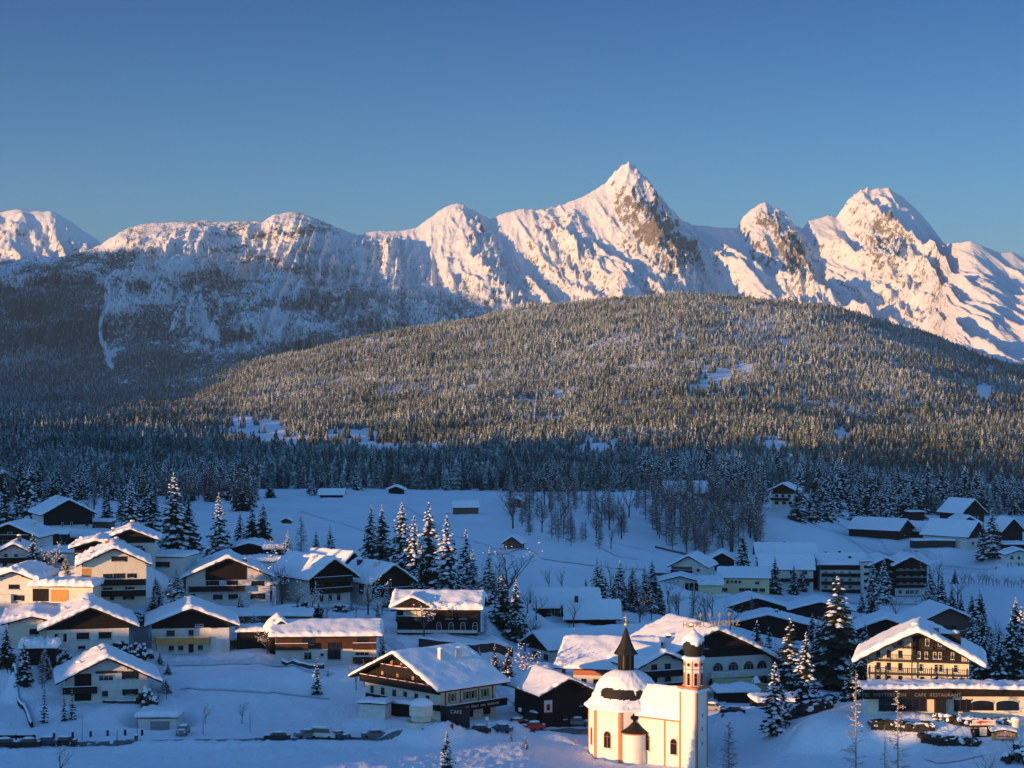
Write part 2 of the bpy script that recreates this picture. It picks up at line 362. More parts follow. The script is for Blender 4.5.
def mountain_z(c, D):
    Dc = crest_dist(c); X = (c-CX)/F*D; Y = D
    Lr = 1700.0; t = (Dc-D)/Lr
    right = 1/(1+np.exp(-(c-400)/45.0)); tt = np.clip(t, 0, 1.2)
    wob = 14*gnoise(X/420, Y/420, 3)*np.clip(t*3, 0, 1)
    cs = c - tt*(105*right)*(1-.65/(1+np.exp(-(c-925)/14.0))) + wob
    rows = crest_rows(cs) + (1-right)*0
    zc = CAMZ-(rows-HOR)/F*Dc
    zb = CAMZ-(400-HOR)/F*4700 + np.zeros_like(c)
    # snow-filled sharper ribs running down and to the right
    f = np.where(t >= 0, np.maximum(0, 1-tt)**np.where(right > .5, 1.12, .92), np.maximum(0, 1+t*2.2))
    z = zb + (zc-zb)*f
    env = np.clip(np.abs(t)*5, 0, 1)*np.clip((1.08-tt)*2.2, 0, 1)
    p = X - (Dc-D)*.33*right; q = Y
    rg = ridged(p/330+.25*gnoise(X/500, Y/500, 8), q/1500, 4, 21, .5)-1.0
    z = z + env*(52*right+22)*(1-.62/(1+np.exp(-(c-945)/12.0)))*rg
    z = z + env*24*(ridged(p/95, q/(330+900*right), 4, 33, .5)-1.0)
    z = z + env*(8-1*right)*(ridged(p/34+.3*gnoise(X/90, Y/190, 5), q/(170+330*right), 3, 36, .6)-1.0)
    rk = np.zeros_like(c)
    for cx_, w_ in ((640,42),(770,30),(868,30),(548,22),(470,26)): rk = np.maximum(rk, np.exp(-((cs-cx_)/w_)**2))
    z = z + (.4+.6*env)*rk*24*(ridged(X/50, Y/120, 4, 57, .62)-.9)
    z = z + (.35+.65*env)*(9-5.5*right)*fbm(X/38, Y/38, 5, 50, .62)
    # cliff bands of the left massif
    lf = 1-right; band = fbm(X/300, z/120, 4, 61)
    z = z + lf*env*34*np.tanh(4*band)
    return X, Y, z, t, right
def build_mountains():
    cols = np.concatenate([np.linspace(-900,-40,40)[:-1], np.arange(-40,1066,1.0), np.linspace(1070,1900,40)])
    ts = np.concatenate([np.linspace(1.15,0,420), np.linspace(0,-.5,24)[1:]])
    c, T = np.meshgrid(cols, ts); D = crest_dist(c)-T*1700
    X, Y, z, t, right = mountain_z(c, D)
    P = np.stack([X, Y, z], -1)
    gy = np.gradient(P, axis=0); gx = np.gradient(P, axis=1); n = np.cross(gx, -gy); n /= np.linalg.norm(n, axis=-1, keepdims=True)+1e-9
    nz = np.abs(n[..., 2])
    steep = 1-nz
    row = HOR+(CAMZ-z)/Y*F; cc = c
    rock = np.clip((steep-.27)*2.0, 0, .55)
    def bump(cx, ry, sx, sy, a): return a*np.exp(-((cc-cx)/sx)**2-((row-ry)/sy)**2)
    rock = rock+bump(655,215,26,40,.40)+bump(680,245,20,22,.36)+bump(768,228,22,28,.44)+bump(795,255,14,25,.34)+bump(615,200,22,14,.22)+bump(478,228,26,12,.22)+bump(548,222,18,8,.2)+bump(885,240,18,32,.25)
    rock = np.where(right < .5, np.clip((steep-.30)*1.6, 0, .42), rock*.78)
    rock -= .32*np.clip((cc-940)/30, 0, 1)
    rock += .08*(fbm(X/160, Y/160, 3, 71))
    lo = np.clip((row-240)/60, 0, 1)
    wood = (1-right)*np.clip(.27+.22*lo+.42*fbm(X/210, z/90, 5, 77, .6), 0, .66)+(cc < 105)*np.clip((row-265)/15, 0, 1)*.42+.30*np.clip((row-330)/30, 0, 1)*(cc < 330)
    wood += right*np.clip((row-275)/25, 0, 1)*np.clip((560-cc)/60, 0, 1)*.42
    # avalanche track and snow chutes on the massif
    g = np.exp(-((cc-(106+6*np.sin(row/14)))/2.0)**2)*.8*np.clip((row-292)/12, 0, 1)*np.clip((372-row)/8, 0, 1)
    g = np.maximum(g, np.exp(-((cc-(205+.45*(row-320)))/6.0)**2)*np.clip((row-312)/8, 0, 1)*np.clip((342-row)/8, 0, 1))
    g = np.maximum(g, np.exp(-((cc-275)/8.0)**2-((row-318)/8.0)**2))
    wood = wood-1.2*g; rock = rock-.8*g
    me = grid_mesh('mountain_range', P, mountain_mat('mountain_rock_and_snow'), attrs={'rock': rock, 'wood': wood})
    tag(link('mountains', me), kind='structure')
    MASSIF.update(c=c, row=row, P=P, wood=wood, right=right, nz=nz)
    # the farther snowy peak at the far left
    S2 = [(-700,300),(-300,240),(-120,205),(-60,213),(-20,209),(0,211),(15,209),(30,211),(50,210),(60,214),(72,222),(85,232),(98,240),(103,246),(120,262),(170,300),(300,330)]
    cols = np.arange(-700, 300, 1.6); ts = np.linspace(1, -.3, 170)
    c, T = np.meshgrid(cols, ts); Dc = 9800.0; D = Dc-T*1500; X = (c-CX)/F*D; Y = D
    cs = c-T.clip(0)*40; rows = np.interp(cs, [p[0] for p in S2], [p[1] for p in S2])
    zc = CAMZ-(rows-HOR)/F*Dc; zb = 250.0
    z = zb+(zc-zb)*np.where(T >= 0, (1-T)**1.1, 1+T*2.5)
    env = np.clip(np.abs(T)*6, 0.05, 1); p = X-(Dc-D)*.3
    z = z+env*60*(ridged(p/260, Y/1100, 4, 91)-1)+env*30*(ridged(p/90, Y/300, 4, 95)-1)+(.3+.7*env)*9*fbm(X/60, Y/60, 3, 97)
    P = np.stack([X, Y, z], -1); gy = np.gradient(P, axis=0); gx = np.gradient(P, axis=1); n = np.cross(gx, -gy); n /= np.linalg.norm(n, axis=-1, keepdims=True)
    me = grid_mesh('distant_peak', P, M.get('mm') or mountain_mat('far_rock_and_snow'), attrs={'rock': np.clip((1-np.abs(n[...,2])-.2)*2.2, 0, .5), 'wood': c*0-1})
    tag(link('distant_mountain', me), kind='structure')
# ------------------------------------------------------------------ added bare ridge, unseen left of the frame, crest shaped to shade the valley
RID = [(-7500,760),(-6500,760),(-5900,700),(-5450,610),(-5150,545),(-4700,500),(-4250,420),(-3800,260),(-3300,170),(-2750,126),(-2200,104),(-2000,90),(-1700,78),(-1500,98),(-1228,108),(-900,84),(-700,75),(-540,64),(-480,52),(-450,40),
 (-414,37),(-408,32),(-400,31),(-380,30),(-360,28.5),(-345,27),(-335,24),(-325,22.8),(-312,23),(-300,25),(-290,25.5),(-278,25),(-273,18.5),(-268,16),(-260,15),(-256,15),(-244,15),(-243.3,15.5),(-242.6,31),(-231,33.5),(-221.5,33),(-218.5,27),(-215,25.5),(-212,27.5),(-190,30),(-150,30)]
def build_shade_blocker():
    t = math.tan(R(SUN_EL)); ca, sa = math.cos(R(SUN_AZ)), math.sin(R(SUN_AZ))
    us = np.concatenate([np.linspace(-7500,-700,900), np.arange(-697,-420,4.0), np.arange(-420,-150,.5)])
    ks = np.concatenate([np.linspace(-1, 0, 24), np.linspace(0, 1, 16)[1:]])
    u, k = np.meshgrid(us, ks)
    hgt = np.interp(u, [p[0] for p in RID], [p[1] for p in RID])
    s0 = -60.0; wid = np.clip(hgt*2.2, 40, 1500)
    s = s0+k*wid
    top = hgt-s0*t + .5*np.interp(u, [-700,-500,-420], [8,2,0])*fbm(u/30, u*0, 4, 7) + np.clip((-900-u)/400, 0, 1)*20*fbm(u/45, u*0+3, 5, 8, .7)
    z = -2+(top+2)*(1-np.abs(k)**1.5)
    X = u*ca+s*sa; Y = -u*sa+s*ca
    P = np.stack([X, Y, z], -1)
    tag(link('shade_blocker', grid_mesh('shade_blocker', P, M['snow'])), kind='structure')
# ------------------------------------------------------------------ trees
def spruce_mesh(seed, h=14.0, wr=.17, snow=.8, tiers=20, per=11, lit=1.0):
    """a spruce: layered drooping branches of needles, each carrying its own load of snow; trunk apart"""
    rnd = random.Random(seed); b = MB(); tr = MB()
    tr.tube((0,0,-1.2), (0,0,h*.97), h*.014, .03, 7)
    for k in range(tiers):
        f = k/(tiers-1); z = h*(.07+.90*f**.92); rad = h*wr*(1-f)**.82+.12
        rad *= rnd.uniform(.88, 1.1); n = max(5, int(per*(1-f*.55)))
        for i in range(n):
            a = 2*math.pi*(i+rnd.random()*.8)/n; L_ = rad*rnd.uniform(.70, 1.18); dr = L_*rnd.uniform(.28, .50)*(1-.3*f)
            dx, dy = math.cos(a), math.sin(a); px, py = -dy, dx; wdt = L_*rnd.uniform(.20, .30)+.08
            z0 = z+rnd.uniform(-.25, .25); pts = []
            segs = 3
            for q in range(segs+1):
                g = q/segs; rr = L_*g; zz = z0-dr*(g**1.25)+L_*.10*max(0, g-.6)
                ww = wdt*(math.sin(math.pi*min(.98, .18+g*.8))**.8)*rnd.uniform(.75, 1.2)
                pts.append((rr, zz, ww))
            vs = []
            for rr, zz, ww in pts:
                vs += [(dx*rr-px*ww, dy*rr-py*ww, zz-ww*.55), (dx*rr, dy*rr, zz), (dx*rr+px*ww, dy*rr+py*ww, zz-ww*.55)]
            fs = []
            for q in range(segs):
                o = q*3; fs += [(o, o+3, o+4, o+1), (o+1, o+4, o+5, o+2)]
            b.add(vs, fs, 0)
            # hanging twigs below the branch
            g = rnd.uniform(.35, .9); rr = L_*g; zz = z0-dr*g**1.25
            for sgn in (-1, 1):
                ww = wdt*.8*sgn; hang = L_*.20+.1
                b.add([(dx*rr, dy*rr, zz), (dx*(rr+L_*.15)+px*ww, dy*(rr+L_*.15)+py*ww, zz-ww*sgn*.3), (dx*rr+px*ww*.6, dy*rr+py*ww*.6, zz-hang)], [(0,1,2)], 0)
            if rnd.random() < snow:
                for _ in range(rnd.choice((1, 2, 2))):
                    g = rnd.uniform(.35, .98); rr = L_*g; zz = z0-dr*(g**1.25)+L_*.10*max(0, g-.6)
                    sx = L_*rnd.uniform(.10, .20)+.07; sw = wdt*rnd.uniform(.55, 1.0)+.05; th = rnd.uniform(.06, .13)*(h/14)+.03
                    sl = (-dr*1.1*g**.25)/L_
                    vs = []
                    for qx, qy, qz in ((-1,0,0),(-.5,-.8,-.3),(.5,-.8,-.3),(1.1,0,-.2),(.5,.8,-.3),(-.5,.8,-.3)):
                        X = rr+qx*sx; vs.append((dx*X+px*qy*sw, dy*X+py*qy*sw, zz+qx*sx*sl+qz*sw+.02))
                    vs.append((dx*rr, dy*rr, zz+th))
                    b.add(vs, [(i2, (i2+1)%6, 6) for i2 in range(6)]+[(5,4,3,2,1,0)], 1)
    b.add([(0.0,-.12,h*.93),(.1,.06,h*.93),(-.1,.06,h*.93),(0,0,h*1.03)], [(0,1,3),(1,2,3),(2,0,3)], 0)
    return tr.mesh('spruce_trunk', M['bark']), b.mesh('spruce_crown', [M['needle'], M['tree_snow']])
def bare_mesh(seed, h=8.0, spread=.35, up=.6, snow=.5, depth=4, mat='twig', conical=False, dense=1.0):
    rnd = random.Random(seed); tr = MB(); b = MB()
    def grow(B, p, d, ln, r, lv):
        q = p; steps = 3
        for s_ in range(steps):
            d = (d+Vector((rnd.uniform(-1,1), rnd.uniform(-1,1), rnd.uniform(-.4,.8)))*.16).normalized()
            q2 = q+d*ln/steps; B.tube(q, q2, r*(1-.25*s_), r*(1-.25*(s_+1)), 4 if lv > 1 else 6, 0); q = q2
            if lv < depth:
                for _ in range(int((1 if lv else 2)*dense+rnd.random())):
                    nd = (d*up+Vector((rnd.uniform(-1,1), rnd.uniform(-1,1), rnd.uniform(-.1,.7)))*.9).normalized()
                    grow(b, q, nd, ln*rnd.uniform(.45, .7), max(r*.5, .02), lv+1)
        if rnd.random() < snow and lv >= depth-1:
            b.blob(q, rnd.uniform(.08,.22), rnd.uniform(.08,.22), rnd.uniform(.06,.13), 1, rnd.randrange(9999), 6, 3, .2)
    if conical:
        tr.tube((0,0,-1), (0,0,h), h*.011, .02, 6)
        n = int(120*dense)
        for k in range(n):
            f = .12+.86*k/n; a = rnd.uniform(0, 6.28); ln = h*spread*.55*(1-f)**.7*rnd.uniform(.6,1.2)+.15
            z = h*f; p = Vector((0,0,z)); d = Vector((math.cos(a), math.sin(a), rnd.uniform(.05,.35)))
            e = p+d*ln; b.tube(p, e, .05, .025, 3, 0)
            for _ in range(7):
                g = rnd.uniform(.2, 1); s0 = p+d*ln*g; e2 = s0+Vector((rnd.uniform(-1,1), rnd.uniform(-1,1), rnd.uniform(-.9,.3)))*ln*.35
                b.tube(s0, e2, .03, .018, 3, 0)
                if rnd.random() < snow*.35: b.blob(e2, .10, .10, .06, 1, rnd.randrange(9999), 5, 3, .2)
    else:
        tr.tube((0,0,-1), (0,0,h*.28), h*.022, h*.018, 7)
        grow(tr, Vector((0,0,h*.27)), Vector((0,0,1)), h*.5, h*.017, 1)
        for _ in range(3): 
            a = rnd.uniform(0, 6.28); grow(b, Vector((0,0,h*.28)), Vector((math.cos(a)*spread*2, math.sin(a)*spread*2, 1)).normalized(), h*.42, h*.012, 1)
    return tr.mesh('bare_trunk', M['bark'] if mat != 'birch' else M['birch']), b.mesh('bare_branches', [M[mat], M['tree_snow']])
def bush_mesh(seed, r=1.5, h=1.4, snow=.8):
    rnd = random.Random(seed); b = MB()
    for k in range(46):
        a = rnd.uniform(0, 6.28); q = rnd.random()**.5*r; z = h*(1-(q/r)**2)*rnd.uniform(.3, 1)
        p = (q*math.cos(a), q*math.sin(a), z)
        b.blob(p, rnd.uniform(.2,.4)*r*.7, rnd.uniform(.2,.4)*r*.7, .22*h, 0, rnd.randrange(9999), 6, 3, .35)
        if rnd.random() < snow: b.blob((p[0], p[1], z+.2*h), rnd.uniform(.15,.32)*r*.7, rnd.uniform(.15,.32)*r*.7, .14*h, 1, rnd.randrange(9999), 6, 3, .25)
    return b.mesh('bush', [M['hedge'], M['tree_snow']])
M['hedge'] = simple('hedge_leaves', (.045,.04,.03), (.02,.02,.016), .95, 4)
M['tree_snow'] = simple('snow_on_branches', (.80,.83,.88), (.72,.75,.80), .7, 3)
TM = {}
def tmesh(kind, k):
    key = (kind, k)
    if key not in TM:
        if kind == 'spruce': TM[key] = spruce_mesh(100+k, 14, (.19,.21,.175,.225,.20)[k], (.8,.85,.7,.8,.9)[k], (22,20,24,19,21)[k], (12,11,11,13,12)[k])
        elif kind == 'heavy': TM[key] = spruce_mesh(200+k, 14, (.23,.21,.24)[k], 1.0, 18, 11)
        elif kind == 'dark': TM[key] = spruce_mesh(300+k, 14, (.20,.23,.19)[k], .45, 22, 12)
        elif kind == 'light': TM[key] = spruce_mesh(400+k, 14, (.15,.18,.165,.14)[k], .5, 13, 7)
        elif kind == 'larch': TM[key] = bare_mesh(500+k, 14, (.34,.42,.30,.38)[k], conical=True, snow=.6, dense=1.0)
        elif kind == 'fruit': TM[key] = bare_mesh(600+k, 8, .45, .5, .55, 4)
        elif kind == 'tall': TM[key] = bare_mesh(700+k, 12, .22, .9, .35, 4, 'twig')
        elif kind == 'birch': TM[key] = bare_mesh(800+k, 14, .25, conical=True, snow=.8, dense=.36, mat='birch')
    return TM[key]
NV = dict(spruce=5, heavy=3, dark=3, light=4, larch=4, fruit=3, tall=3, birch=2)
BH = dict(spruce=14, heavy=14, dark=14, light=14, larch=14, fruit=6.6, tall=10.5, birch=12.5)
CROWN = dict(larch='branches', fruit='branches', tall='branches', birch='branches')
NAME = dict(spruce='spruce_tree', heavy='spruce_tree', dark='spruce_tree', light='spruce_tree', larch='larch_tree', fruit='bare_tree', tall='bare_tree', birch='birch_tree')
CAT = dict(spruce_tree='spruce', larch_tree='larch', bare_tree='tree', birch_tree='birch')
_trnd = random.Random(77)
def tree(kind, p, h, label, group=None, wide=1.0):
    k = _trnd.randrange(NV[kind]); tm, cm = tmesh(kind, k); s = h/BH[kind]; nm = NAME[kind]
    r = empty(nm, (p[0], p[1], p[2]), _trnd.uniform(0, 6.28), label, CAT[nm], group)
    r.scale = (s*wide, s*wide, s)
    a = link('trunk', tm, r); b = link(CROWN.get(kind, 'crown'), cm, r)
    return r
def tree_px(kind, c, row, hpx, label, group=None, wide=1.0, D=None, h_boost=1.0):
    """a tree whose foot is seen at column c, row `row`, hpx pixels high"""
    if h_boost: hpx = hpx*h_boost
    if D is None: p = on_ground(c, row)
    else: p = at(c, row, D); p.z = min(p.z, gz(p.x, p.y)+.3)
    if group and kind in ('spruce','heavy','dark','light'): POOL.append((hpx, kind, p.copy(), hpx*p.y/F, label, group, wide)); return None
    return tree(kind, p, hpx*p.y/F, label, group, wide)
POOL = []
def settle_pool(keep):
    """the nearest and largest grouped spruces become things of their own, the rest one far mass"""
    POOL.sort(key=lambda t: -t[0])
    for _, kind, p, h, label, group, wide in POOL[:keep]: tree(kind, p, h, label, group, wide)
    rest = POOL[keep:]
    if rest: scatter_stuff('forest_edge', [tuple(t[2]) for t in rest], [t[3]/14.0 for t in rest], [tmesh('dark', k)[1] for k in range(3)]+[tmesh('spruce', k)[1] for k in range(2)], 'smaller snow-dusted spruces massed along the edge of the woods', M['needle'])

# ------------------------------------------------------------------ the far woods: one mass each, thousands of small trees
def forest_tree_mesh(seed, frost):
    rnd = random.Random(seed); b = MB(); n = 7; tiers = 7; h = 1.0
    b.tube((0,0,-.08), (0,0,.3), .014, .01, 4, 0)
    for k in range(tiers):
        f = k/tiers; z0 = .10+f*.86; r = (.165*(1-f)**.85+.015)*rnd.uniform(.85,1.15); z1 = z0+.20*(1-f*.3)
        ring = []
        for i in range(n):
            a = 6.283*(i+rnd.random()*.6)/n; rr = r*rnd.uniform(.65,1.25); ring.append((rr*math.cos(a), rr*math.sin(a), z0-rnd.uniform(0,.05)))
        top = (rnd.uniform(-.008,.008), rnd.uniform(-.008,.008), min(z1, 1.02))
        mid = [((x*.45), (y*.45), z0+(z1-z0)*.42) for x, y, z in ring]
        b.add(ring+mid+[top], [(i, (i+1)%n, n+(i+1)%n, n+i) for i in range(n)]+[(n+i, n+(i+1)%n, 2*n) for i in range(n)], 0)
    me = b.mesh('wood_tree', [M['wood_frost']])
    return me
def wood_mat():
    m, nt, b = newmat('frosted_needles'); b.inputs['Roughness'].default_value = .9; b.inputs['Specular IOR Level'].default_value = .1
    oi = nt.nodes.new('ShaderNodeObjectInfo'); co = nt.nodes.new('ShaderNodeTexCoord').outputs['Object']
    mp = N(nt, 'ShaderNodeVectorMath', operation='ADD'); L(nt, co, mp.inputs[0]); L(nt, oi.outputs['Location'], mp.inputs[1])
    no = N(nt, 'ShaderNodeTexNoise', Scale=9, Detail=3, Roughness=.7); L(nt, mp.outputs[0], no.inputs['Vector'])
    fr = nt.nodes.new('ShaderNodeMath'); fr.operation = 'MULTIPLY_ADD'; L(nt, oi.outputs['Random'], fr.inputs[0]); fr.inputs[1].default_value = .22; L(nt, no.outputs[0], fr.inputs[2])
    # regional change from dark to frosted wood
    n2 = N(nt, 'ShaderNodeTexNoise', Scale=.004, Detail=3); L(nt, oi.outputs['Location'], n2.inputs['Vector'])
    f2 = nt.nodes.new('ShaderNodeMath'); f2.operation = 'MULTIPLY_ADD'; L(nt, n2.outputs[0], f2.inputs[0]); f2.inputs[1].default_value = .35; L(nt, fr.outputs[0], f2.inputs[2])
    sx = nt.nodes.new('ShaderNodeSeparateXYZ'); L(nt, oi.outputs['Location'], sx.inputs[0])     # valley shade put into the colour: low trees darker, less frosted
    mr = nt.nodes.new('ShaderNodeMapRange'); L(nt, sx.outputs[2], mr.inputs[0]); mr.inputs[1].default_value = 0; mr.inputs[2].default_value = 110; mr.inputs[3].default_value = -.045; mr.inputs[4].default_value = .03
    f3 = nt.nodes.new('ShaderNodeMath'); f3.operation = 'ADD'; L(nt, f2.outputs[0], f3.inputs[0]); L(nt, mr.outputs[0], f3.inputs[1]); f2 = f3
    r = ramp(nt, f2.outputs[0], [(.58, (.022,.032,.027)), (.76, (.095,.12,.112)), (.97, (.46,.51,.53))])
    L(nt, r.outputs[0], b.inputs['Base Color']); return m
def scatter_stuff(name, pts, hs, meshes, label, mat_holder):
    """a single object: points, and a node group that stands a tree on each"""
    me = bpy.data.meshes.new(name); me.vertices.add(len(pts)); me.vertices.foreach_set('co', np.asarray(pts, np.float32).ravel())
    a = me.attributes.new('size', 'FLOAT', 'POINT'); a.data.foreach_set('value', np.asarray(hs, np.float32))
    o = link(name, me); me.materials.append(mat_holder)
    coll = bpy.data.collections.new(name+'_kinds')
    for k, m_ in enumerate(meshes): coll.objects.link(bpy.data.objects.new('wood_tree', m_))
    g = bpy.data.node_groups.new(name, 'GeometryNodeTree')
    g.interface.new_socket('Geometry', in_out='INPUT', socket_type='NodeSocketGeometry'); g.interface.new_socket('Geometry', in_out='OUTPUT', socket_type='NodeSocketGeometry')
    gi = g.nodes.new('NodeGroupInput'); go = g.nodes.new('NodeGroupOutput')
    ci = g.nodes.new('GeometryNodeCollectionInfo'); ci.inputs['Collection'].default_value = coll; ci.inputs['Separate Children'].default_value = True; ci.inputs['Reset Children'].default_value = True
    ip = g.nodes.new('GeometryNodeInstanceOnPoints'); ip.inputs['Pick Instance'].default_value = True
    at_ = g.nodes.new('GeometryNodeInputNamedAttribute'); at_.data_type = 'FLOAT'; at_.inputs['Name'].default_value = 'size'
    rv = g.nodes.new('FunctionNodeRandomValue'); rv.data_type = 'FLOAT_VECTOR'; rv.inputs['Min'].default_value = (0,0,0); rv.inputs['Max'].default_value = (.04,.04,6.283)
    rx = g.nodes.new('FunctionNodeRandomValue'); rx.data_type = 'FLOAT'; rx.inputs[2].default_value = .8; rx.inputs[3].default_value = 1.7; rx.inputs['Seed'].default_value = 5
    cx = g.nodes.new('ShaderNodeCombineXYZ'); mu = g.nodes.new('ShaderNodeMath'); mu.operation = 'MULTIPLY'
    lk = g.links.new
    lk(at_.outputs['Attribute'], mu.inputs[0]); lk(rx.outputs[1], mu.inputs[1]); lk(mu.outputs[0], cx.inputs[0]); lk(mu.outputs[0], cx.inputs[1]); lk(at_.outputs['Attribute'], cx.inputs[2])
    lk(gi.outputs[0], ip.inputs['Points']); lk(ci.outputs[0], ip.inputs['Instance']); lk(rv.outputs[0], ip.inputs['Rotation']); lk(cx.outputs[0], ip.inputs['Scale']); lk(ip.outputs[0], go.inputs[0])
    md = o.modifiers.new('wood', 'NODES'); md.node_group = g
    return tag(o, label, 'forest', kind='stuff')
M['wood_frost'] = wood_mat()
CLEAR = [(255,434,30,7),(285,446,34,5),(350,440,30,4),(716,380,18,5),(702,392,12,3),(745,374,8,3),(598,452,22,5),(640,300,1,1),(430,452,16,3),(560,398,6,3),(470,395,5,3),(985,395,8,4),
         (380,455,24,4),(770,452,20,4),(840,440,16,4)]
def edge_row(c): return np.interp(c, [-200,0,60,140,230,330,400,480,520,640,700,760,830,900,940,1024,1200], [500,498,500,500,500,492,487,488,489,488,486,486,492,508,512,512,512])
def build_woods():
    rs = np.random.RandomState(4); meshes = [forest_tree_mesh(k, 0) for k in range(6)]
    # hill and valley woods
    def sample(n, D0, D1, c0, c1):
        D = np.sqrt(rs.uniform(D0**2, D1**2, n)); c = rs.uniform(c0, c1, n); X = (c-CX)/F*D
        return c, D, X
    area = lambda D0, D1, c0, c1: (c1-c0)/F*(D1**2-D0**2)/2
    P = []; H = []
    for D0, D1, dens in ((1010,1500,1/34.), (1500,2400,1/30.), (2400,4450,1/30.)):
        n = int(area(D0, D1, -60, 1084)*dens); c, D, X = sample(n, D0, D1, -60, 1084)
        z = ground(X, D, pads=False); row = HOR+(CAMZ-z)/D*F
        keep = np.ones(n, bool)
        for cx, ry, sx, sy in CLEAR: keep &= ~((((c-cx)/(sx*1.15))**2+((row-ry+4)/(sy*1.3+3))**2 < .8+1.2*gnoise(c/9, row/5, 3)) & (D > 1400))
        keep &= row < edge_row(c)+4
        dn = fbm(X/170, D/170, 3, 11); keep &= rs.uniform(0, 1, n) < 1.05+.7*dn; keep &= fbm(X/50, D/80, 3, 13) < .74
        h = rs.uniform(6, 13.5, n)*(1+.35*fbm(X/120, D/120, 2, 19)); h = np.where(rs.uniform(0,1,n) < .2, h*.6, h); h = np.where(rs.uniform(0,1,n) < .04, h*1.3, h)
        P.append(np.stack([X, D, z-.4], -1)[keep]); H.append(h[keep])
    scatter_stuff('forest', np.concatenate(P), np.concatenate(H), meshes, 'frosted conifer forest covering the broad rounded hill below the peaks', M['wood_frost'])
    # woods clinging to the left massif
    c = MASSIF['c']; row = MASSIF['row']; Pm = MASSIF['P']; wd = MASSIF['wood']; right = MASSIF['right']
    prob = np.clip(wd-.12, 0, 1)*1.4; prob[(c < -45)|(c > 600)|(row > 408)] = 0
    dA = np.zeros_like(c); dx = np.diff(Pm[..., 0], axis=1, prepend=Pm[:, :1, 0]-1); dA[:] = np.abs(dx)*5.15
    k = rs.uniform(0, 1, c.shape) < prob*dA/95.
    j = np.nonzero(k); pts = Pm[j]+np.stack([rs.uniform(-3,3,len(j[0])), rs.uniform(-3,3,len(j[0])), np.full(len(j[0]), -1.)], -1)
    lo = np.clip((row[j]-230)/120, 0, 1); h = rs.uniform(5, 10, len(pts))+lo*6
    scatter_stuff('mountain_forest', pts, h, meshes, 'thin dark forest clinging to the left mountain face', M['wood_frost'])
    print('woods', sum(map(len, P)), len(pts))
# ------------------------------------------------------------------ buildings
_wc = {}
def window_meshes(w, h, style):
    key = (round(w, 2), round(h, 2), style)
    if key in _wc: return _wc[key]
    fr = {'w': 'frame', 'd': 'dframe', 's': 'dframe', 'g': 'frame', 'a': 'trim', 'door': 'dframe', 'r': 'dframe', 'c': 'frame'}[style]
    b = MB(); t = .09; mats = [M[fr], M['snow'], M['timber'], flat('green_shutter', (.08,.22,.08)), M['roof_snow'], M['red']]
    arch = style in 'ac'; hh = h/2
    if arch:
        n = 8; out = [(-w/2, -hh)]; top = hh-w/2
        out = [(w/2, -hh)]+[(w/2*math.cos(math.pi*k/n), top+w/2*math.sin(math.pi*k/n)) for k in range(n+1)]+[(-w/2, -hh)]
        inn = [(x*(1-2*t/w), -hh+t if z < top else top+(z-top)*(1-2*t/w)) for x, z in out]; inn = [(x, (-hh+t if i in (0, len(out)-1) else z)) for i, (x, z) in enumerate(inn)]
        m = len(out); vs = [(x*1.0, -.09, z) for x, z in out]+[(x, -.09, z) for x, z in inn]+[(x, .0, z) for x, z in out]+[(x, .0, z) for x, z in inn]
        b.add(vs, [f for i in range(m) for j in [(i+1) % m] for f in ((i, i+m, j+m, j), (i, j, j+2*m, i+2*m), (i+m, i+3*m, j+3*m, j+m))], 0)
        p = MB(); p.add([(x, -.03, z) for x, z in inn], [tuple(range(m))], 0)
    else:
        b.box(-w/2, w/2, -.09, 0, hh-t, hh, 0); b.box(-w/2, w/2, -.12, 0, -hh, -hh+t, 0)
        b.box(-w/2, -w/2+t, -.09, 0, -hh+t, hh-t, 0); b.box(w/2-t, w/2, -.09, 0, -hh+t, hh-t, 0)
        p = MB(); p.add([(-w/2+t, -.03, -hh+t), (w/2-t, -.03, -hh+t), (w/2-t, -.03, hh-t), (-w/2+t, -.03, hh-t)], [(0,1,2,3)], 0)
    if style != 'door':
        nb = max(1, int(round(w/.9)))
        for k in range(1, nb): x = -w/2+w*k/nb; b.box(x-.03, x+.03, -.075, -.031, -hh+t, (hh-t if not arch else hh-w*.4), 0)
        if h > 1.0: b.box(-w/2+t, w/2-t, -.072, -.031, hh*.35-.02, hh*.35+.02, 0)
        b.box(-w/2-.08, w/2+.08, -.24, 0, -hh-.07, -hh+.0, 0)
        b.box(-w/2-.05, w/2+.05, -.22, -.1, -hh+.002, -hh+.07, 4)
    if style in 'sg':
        mi = 2 if style == 's' else 3
        for sg in (-1, 1):
            x = sg*(w/2+.28); b.box(x-.25, x+.25, -.06, -.003, -hh, hh, mi)
    if style == 'r': b.box(-w/2, w/2, -.42, -.24, -hh-.12, -hh+.14, 2); b.blob((0,-.36,-hh+.26), w*.62, .2, .27, 5, 3, 8, 4, .3)
    if style == 'door': b.box(-w/2+t, w/2-t, -.06, -.032, -hh+t, hh*.2, 2)
    _wc[key] = (b.mesh('window', mats), p.mesh('pane', M['glass']), style)
    return _wc[key]
def put_window(root, face, a, z, w, h, style, hs, out=0.003):
    """face F front, B back, L left side, R right side; a: offset along that face; hs: (half width, depth)"""
    wm, pm, st = window_meshes(w, h, style)
    loc, rz = {'F': ((a, -out, z), 0), 'L': ((-hs[0]-out, a, z), -math.pi/2), 'R': ((hs[0]+out, a, z), math.pi/2), 'B': ((a, hs[1]+out, z), math.pi)}[face]
    o = link('door' if style == 'door' else 'window', wm, root, loc, rz)
    link('pane', pm, o)
    return o
